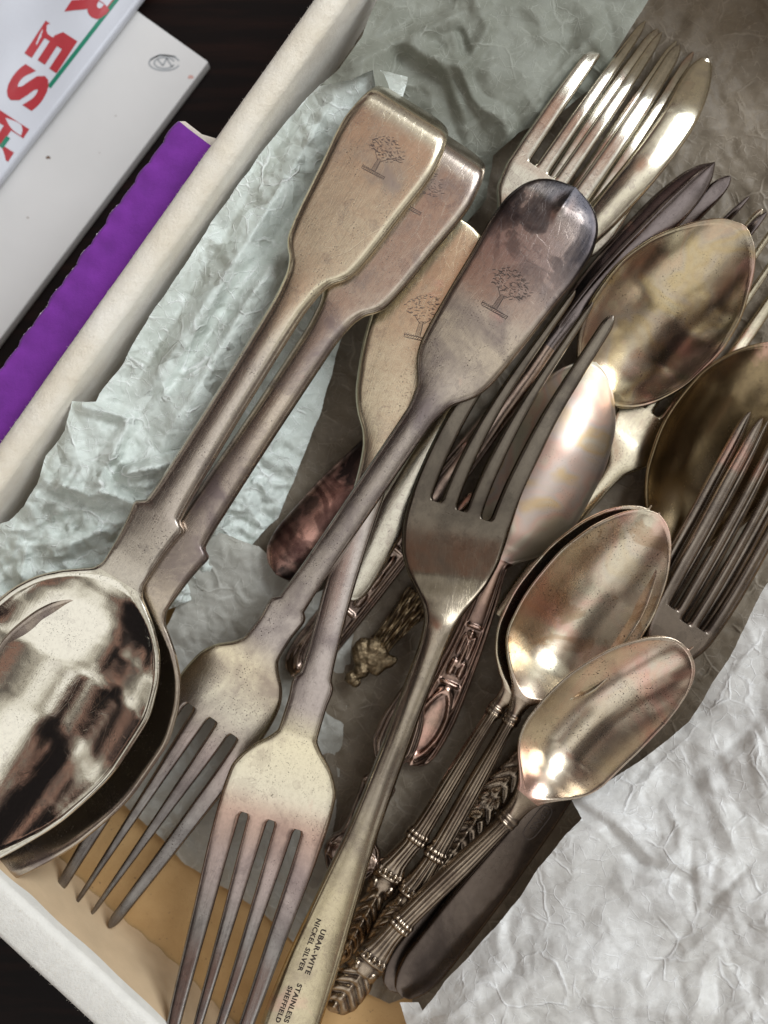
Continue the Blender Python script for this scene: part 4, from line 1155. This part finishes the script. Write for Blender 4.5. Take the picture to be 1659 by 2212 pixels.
# spoon lying face down with a rosy ornate handle
orn_end = ornate(lines=[(0.88, 0.07, 0.6, 20, 470), (0.62, 0.07, 0.5, 60, 470)], bars=[(196, 4, 0.8, 0.5), (330, 4, 0.7, 0.5)],
                 buds=[(232, 0.26, 20, 0.20, 0.9), (232, -0.26, 20, 0.20, 0.9), (262, 0.0, 34, 0.14, 0.8), (285, 0.3, 26, 0.14, 0.7), (285, -0.3, 26, 0.14, 0.7), (310, 0.0, 10, 0.2, 0.9)], oval=(100, 78, 0.55, 0.14, 0.8))
PK = Piece([(886, 1652), (1000, 1412), (1080, 1215), (1190, 990), (1288, 782)], [(0, -26.5), (263, -24), (470, -21), (560, -20.2), (960, -20)],
           [(0, 5), (4, 20), (15, 34), (50, 46), (110, 50), (200, 45), (263, 40), (400, 30), (470, 22), (490, 34), (515, 62), (560, 94), (640, 114), (740, 117), (830, 104), (900, 72), (935, 44), (952, 20), (958, 2)],
           thick=[(0, 2.4), (450, 2.6), (530, 1.2), (958, 1.2)], bevel=[(0, 1.0), (450, 1.4), (530, 0.5), (958, 0.5)], crown=[(0, 0.8), (450, 1.0), (520, 0)], bowl=(470, 972, -7.5), rows=420, cols=36, lip=0.4, relief=orn_end)
make_spoon('dessert_spoon', 'face down spoon with pinkish domed back and rosy ornate handle under the bronze fork', PK, 485, M_L, M_K)

# apostle spoon with gilt pointed bowl
PJ = Piece([(922, 1278), (1282, 862), (1440, 672), (1614, 486)], [(0, -25.5), (300, -26), (540, -21.5), (700, -16.5), (1051, -8)],
           [(0, 22), (12, 24), (20, 16), (30, 20), (40, 15), (200, 13), (500, 13), (545, 14), (558, 30), (572, 55), (600, 88), (645, 117), (720, 142), (800, 148), (880, 135), (960, 100), (1008, 68), (1030, 45), (1040, 26), (1046, 12), (1048, 2)],
           thick=[(0, 3.4), (500, 3.0), (580, 1.4), (640, 1.0), (1051, 1.0)], bevel=[(0, 1.6), (540, 1.6), (620, 0.45), (1051, 0.45)], crown=[(0, 0.3), (540, 0.3), (600, 0)], bowl=(552, 1068, 7.0), rows=300, cols=34, lip=0.8)
rJ = make_spoon('figure_spoon', 'gilt pointed bowl spoon with small robed figure finial at its handle end', PJ, 560, M_P, M_J)
def blob(bm, c, r, ax, rot=0.0, bump_=0.0, seed=0):
    m = bmesh.ops.create_uvsphere(bm, u_segments=24, v_segments=14, radius=1.0)
    ca, sa = math.cos(rot), math.sin(rot)
    for q in m['verts']:
        n0 = q.co.copy()
        k = 1 + bump_ * math.sin(n0.x * 9 + seed) * math.cos(n0.y * 8 + seed * 2) + bump_ * 0.6 * math.sin(n0.x * 17 + n0.y * 5)
        x, y, z_ = n0.x * r[0] * k, n0.y * r[1] * k, n0.z * r[2] * k
        q.co = (c[0] + x * ca - y * sa, c[1] + x * sa + y * ca, c[2] + z_)
bm = bmesh.new()
zf = -25.0
fd = W(760, 1478, zf) - W(905, 1292, zf); fa = math.atan2(fd[1], fd[0])
for (px, py, rx, ry, rz, rot, bu, sd) in ((781, 1407, 3.9, 2.7, 2.2, 0.35, .06, 1), (832, 1430, 3.4, 1.9, 1.8, -.7, .06, 2), (818, 1443, 2.6, 1.6, 1.5, -0.1, .06, 3), (781, 1447, 2.6, 2.3, 2.2, 0, .09, 4), (760, 1464, 2.0, 2.0, 1.7, 0, .10, 5), (768, 1474, 1.5, 1.4, 1.3, 0, .10, 6), (802, 1420, 3.4, 3.6, 2.2, 0, .06, 7), (806, 1398, 3.0, 2.6, 2.4, 0, .05, 8), (822, 1412, 2.4, 2.4, 2.2, .3, .06, 9)):
    p = W(px, py, zf + 0.8)
    blob(bm, p, (rx, ry, rz), None, fa + rot, bu, sd)
bm.verts.index_update()
fv = [q.co[:] for q in bm.verts]; ff = [[q.index for q in f_.verts] for f_ in bm.faces]; bm.free()
PF = Piece([(912, 1288), (798, 1420)], [(0, -24.5), (175, -24)], [(0, 30), (6, 36), (20, 36), (60, 31), (120, 26), (150, 27), (174, 20)], thick=[(0, 3.5)], bevel=[(0, 1.8)], crown=[(0, 1.2)], rows=140, cols=40,
           relief=lambda s, f, x: 0.55 * np.sin(f * 11 + s * 0.045 + 1.2 * np.sin(s * 0.03)) * np.clip(s / 20, 0, 1) + 0.3 * np.sin(f * 23 - s * 0.09)).build()
link_mesh('figure_finial', PF.v, PF.faces, M_P, rJ, PF.uv, PF.nrm, grime=PF.grm)
M_P2 = plain('gilt_figure_worn', (0.30, 0.225, 0.135), 0.36, 1.0, 0.7, 0.8, 0.5, 2.2)
o = link_mesh('figure_bust', fv, ff, M_P2, rJ)
md = o.modifiers.new('blend', 'REMESH'); md.mode = 'VOXEL'; md.voxel_size = 0.00022; md.use_smooth_shade = True
md = o.modifiers.new('soften', 'SMOOTH'); md.iterations = 6; md.factor = 0.5

# dark knife-like piece with ornate handle
orn_O = ornate(lines=[(0.90, 0.06, 0.6, 20, 900), (0.66, 0.06, 0.5, 40, 620)], bars=[(185, 4, 0.8, 0.55), (355, 4, 0.7, 0.55), (392, 4, 0.6, 0.9)],
               buds=[(222, 0.3, 20, 0.22, 0.9), (222, -0.3, 20, 0.22, 0.9), (255, 0.0, 36, 0.14, 0.8), (275, 0.34, 26, 0.14, 0.7), (275, -0.34, 26, 0.14, 0.7), (312, 0.3, 30, 0.12, 0.6), (312, -0.3, 30, 0.12, 0.6), (375, 0.35, 10, 0.2, 0.8), (375, -0.35, 10, 0.2, 0.8)], oval=(95, 72, 0.55, 0.14, 0.8))
PO = Piece([(630, 1460), (900, 1122), (1147, 803), (1195, 733), (1300, 600), (1430, 465), (1543, 352)], [(0, -27), (430, -25), (830, -23), (1085, -20), (1440, -14)],
           [(0, 4), (3, 18), (10, 28), (40, 42), (100, 47), (250, 46), (429, 42), (600, 32), (780, 26), (916, 27), (1000, 34), (1150, 40), (1280, 43), (1360, 36), (1410, 22), (1432, 8), (1440, 2)],
           thick=[(0, 2.4), (800, 2.4), (1440, 1.6)], bevel=[(0, 1.0), (800, 1.4), (1440, 0.6)], crown=[(0, 0.7), (800, 0.8), (1000, 0.9), (1440, 0.5)], rows=460, cols=36,
           relief=both(orn_O, lambda s, f, x: 0.5 * np.exp(-((f - 0.25) / 0.08) ** 2) * (s > 950)))
r = make_spoon('fruit_knife', 'dark pointed knife blade emerging beside the gilt bowl, brown ornate handle below', PO, 900, M_O, M_H, cat='knife', low='blade')

# broad cream blade whose burnt copper handle end shows below
PY = Piece([(596, 1240), (950, 842), (1304, 462), (1458, 272), (1526, 128)], [(0, -19), (500, -21.5), (800, -22), (1050, -15), (1200, -12), (1310, -12.8), (1450, -23)],
           [(0, 4), (3, 22), (12, 38), (40, 58), (90, 66), (180, 66), (320, 56), (500, 36), (800, 24), (950, 28), (1060, 36), (1250, 38), (1370, 36), (1425, 28), (1452, 15), (1462, 3)],
           thick=[(0, 2.6), (800, 2.6), (1462, 1.6)], bevel=[(0, 1.6), (800, 1.6), (1462, 0.7)], crown=[(0, 1.2), (800, 1.0), (1462, 0.6)], rows=260, cols=30)
make_spoon('butter_knife', 'knife with broad cream rounded blade and burnt copper handle end on tissue', PY, 900, M_Q, M_Y, cat='knife', low='blade')

# upper fork and its fellow
def topfork(path, z, w, roots, neck, mat, label, name='dessert_fork', n=4):
    p = Piece(path, z, w, thick=[(0, 2.4), (neck, 2.6), (neck + 90, 2.0), (3000, 1.7)], bevel=[(0, 1.4), (neck, 1.4), (neck + 90, 0.8), (3000, 0.8)], crown=[(0, 0.6), (neck, 0.6), (neck + 90, 0.0)],
              tines=tine_set(n, roots, (0.075, 0.14), 10, 46, 0.04), rows=220, cols=32)
    return make_fork(name, label, p, neck, mat, mat, 'dessert forks overlapping at the top')
topfork([(880, 830), (1183, 391), (1412, 57)], [(0, -13.5), (430, -14), (533, -12.5), (700, -11), (790, -12.5), (938, -24)],
        [(0, 5), (5, 26), (20, 40), (60, 44), (150, 36), (300, 26), (380, 28), (430, 60), (470, 86), (533, 97), (650, 98), (800, 95), (938, 86)], 545, 385, M_F, 'pale rosy fork with long upward tines against shaded tissue')
topfork([(742, 1292), (1000, 855), (1258, 440), (1480, 100)], [(0, -22), (500, -19), (900, -19), (990, -16.5), (1150, -14.5), (1250, -16), (1410, -26)],
        [(0, 4), (5, 22), (20, 36), (60, 42), (150, 42), (300, 38), (500, 30), (830, 27), (880, 55), (930, 88), (990, 97), (1200, 97), (1410, 86)], 1000, 850, M_F, 'fork tucked beneath the pale rosy fork, its tines filling the gaps')

# speckled fork under the gilt bowl
PI = Piece([(1080, 1332), (1200, 1170), (1330, 1012), (1402, 918), (1560, 690), (1700, 488)], [(0, -27), (300, -26), (450, -25), (520, -25.5), (800, -26), (1045, -19)],
           [(0, 20), (200, 20), (350, 20), (400, 25), (440, 46), (480, 68), (525, 80), (700, 82), (1045, 78)], thick=[(0, 2.4), (400, 2.6), (500, 2.0), (1045, 1.6)], bevel=[(0, 1.2), (500, 0.7), (1045, 0.6)], crown=[(0, 0.5), (400, 0.5), (480, 0)],
           tines=tine_set(4, 548, (0.10, 0.17), 14, 36, 0.03), rows=200, cols=32)
make_fork('dessert_fork', 'speckled cream fork lying beneath the gilt pointed bowl', PI, 400, M_I, M_I)
PI0 = Piece([(1380, 672), (1500, 548), (1622, 424)], [(0, -24), (170, -23), (346, -15)], [(0, 50), (60, 76), (346, 72)], thick=[(0, 2.0), (346, 1.4)], bevel=[(0, 0.7)],
            tines=tine_set(3, 90, (0.17, 0.24), 14, 70, 0.14, edges=[-0.95, -0.30, 0.36, 1.25]), rows=150, cols=30)
make_fork('pickle_fork', 'dark rosy fork with three slim tines poking out past the gilt bowl', PI0, 40, M_H, M_H)

# dark olive bowl at the right, leafy handle below
PR = Piece([(790, 2112), (1040, 1752), (1215, 1540), (1440, 1178), (1565, 965), (1692, 742)], [(0, -27.5), (430, -25), (700, -24), (1130, -20), (1371, -16), (1640, -13)],
           [(0, 10), (10, 24), (60, 32), (300, 34), (430, 34), (520, 30), (700, 22), (1100, 16), (1132, 20), (1155, 55), (1200, 92), (1280, 127), (1380, 142), (1490, 128), (1570, 90), (1615, 50), (1636, 22), (1645, 2)],
           thick=[(0, 2.4), (1100, 2.6), (1180, 1.4), (1240, 1.0), (1645, 1.0)], bevel=[(0, 1.2), (1100, 1.4), (1220, 0.4), (1645, 0.4)], crown=[(0, 0.8), (1100, 0.8), (1180, 0)], bowl=(1128, 1660, 7.0), rows=440, cols=34, lip=0.6,
           relief=both(leaf(300, 560, 0.9, 30, 40), ornate(buds=[(430, 0.2, 18, 0.5, 1.0), (470, -0.5, 16, 0.3, 0.9), (470, 0.5, 16, 0.3, 0.9)])))
make_spoon('dessert_spoon', 'dark olive bowled spoon at the edge with a leafy bronze handle', PR, 1140, M_Mh, M_R)

# dark fork pair at the right with plain stamped handles
def darkfork(dx, dy, dz, label, stamped=False):
    P = [(868, 2152), (1160, 1778), (1330, 1550), (1430, 1415), (1480, 1345), (1555, 1220), (1622, 1098), (1670, 1003), (1703, 930)]
    p = Piece([(q[0] + dx, q[1] + dy) for q in P], [(0, -21 + dz), (473, -17 + dz), (757, -16 + dz), (925, -15.5 + dz), (1011, -16 + dz), (1157, -14 + dz), (1296, -10.5 + dz), (1450, -5.5 + dz), (1570, -1 + dz)],
              [(0, 4), (3, 20), (12, 30), (40, 44), (90, 52), (200, 52), (473, 42), (600, 32), (757, 24), (860, 28), (925, 54), (1011, 80), (1157, 86), (1296, 86), (1450, 80), (1570, 70)],
              thick=[(0, 2.2), (757, 2.8), (925, 2.4), (1570, 2.2)], bevel=[(0, 1.0), (757, 1.4), (925, 1.6), (1570, 1.6)], bdrop=0.6, crown=[(0, 0.4), (757, 0.6), (925, 0)],
              tines=tine_set(4, [1018, 1012, 1024], (0.085, 0.16), 12, 60, 0.03), rows=260, cols=32, roll=0.12)
    r_ = make_fork('dark_fork', label, p, 900, M_S, M_S, 'dark forks nested at the right')
    if stamped:
        stamp(p, r_, 'EPNS', 512, 8, 14, M_stamp, True, 0.012)
        nn = 40; L_ = []
        for i in range(nn):
            a0, a1 = 2 * math.pi * i / nn, 2 * math.pi * (i + 1) / nn
            f_ = lambda a: (477 + 42 * np.sign(math.cos(a)) * abs(math.cos(a)) ** 0.5, 1 + 15 * np.sign(math.sin(a)) * abs(math.sin(a)) ** 0.7)
            (p0, q0), (p1, q1) = f_(a0), f_(a1)
            L_.append((p0, q0, p1, q1, 0.35))
        strokes(p, 'stamp_border', r_, L_, M_stamp, 0.05)
darkfork(0, 0, 0, 'dark brown fork with EPNS stamped on its plain handle beside the waxy tissue', True)
darkfork(-26, -14, -4.5, 'dark fork hidden under the EPNS stamped one, edge of its handle showing')

# ornate handle peeping from under the bronze fork
PW = Piece([(738, 1908), (800, 1742), (856, 1598), (930, 1400), (1010, 1180), (1060, 1060)], [(0, -20), (400, -20), (780, -24), (900, -25)],
           [(0, 8), (8, 30), (30, 50), (62, 64), (90, 56), (105, 42), (150, 36), (193, 36), (228, 39), (240, 30), (275, 26), (288, 36), (320, 50), (360, 48), (420, 34), (470, 22), (600, 17), (690, 18), (740, 45), (800, 60), (880, 45), (904, 5)],
           thick=[(0, 2.4), (600, 2.4), (740, 1.4)], bevel=[(0, 1.0), (904, 0.6)], crown=[(0, 0.8), (700, 0.3)], bowl=(700, 915, 4.0), rows=420, cols=34,
           relief=ornate(lines=[(0.9, 0.06, 0.6, 10, 480), (0.7, 0.06, 0.5, 120, 480), (0.45, 0.08, 0.4, 290, 460)], bars=[(228, 4, 0.8, 1.1), (278, 4, 0.6, 1.1)], buds=[(62, 0.55, 22, 0.35, 1.0), (62, -0.55, 22, 0.35, 1.0), (170, 0.6, 40, 0.2, 0.6), (264, 0.7, 10, 0.3, 0.8)]))
make_spoon('jam_spoon', 'copper brown spoon with scrolled ornate handle end under the stamped bronze fork', PW, 705, M_O, M_O)
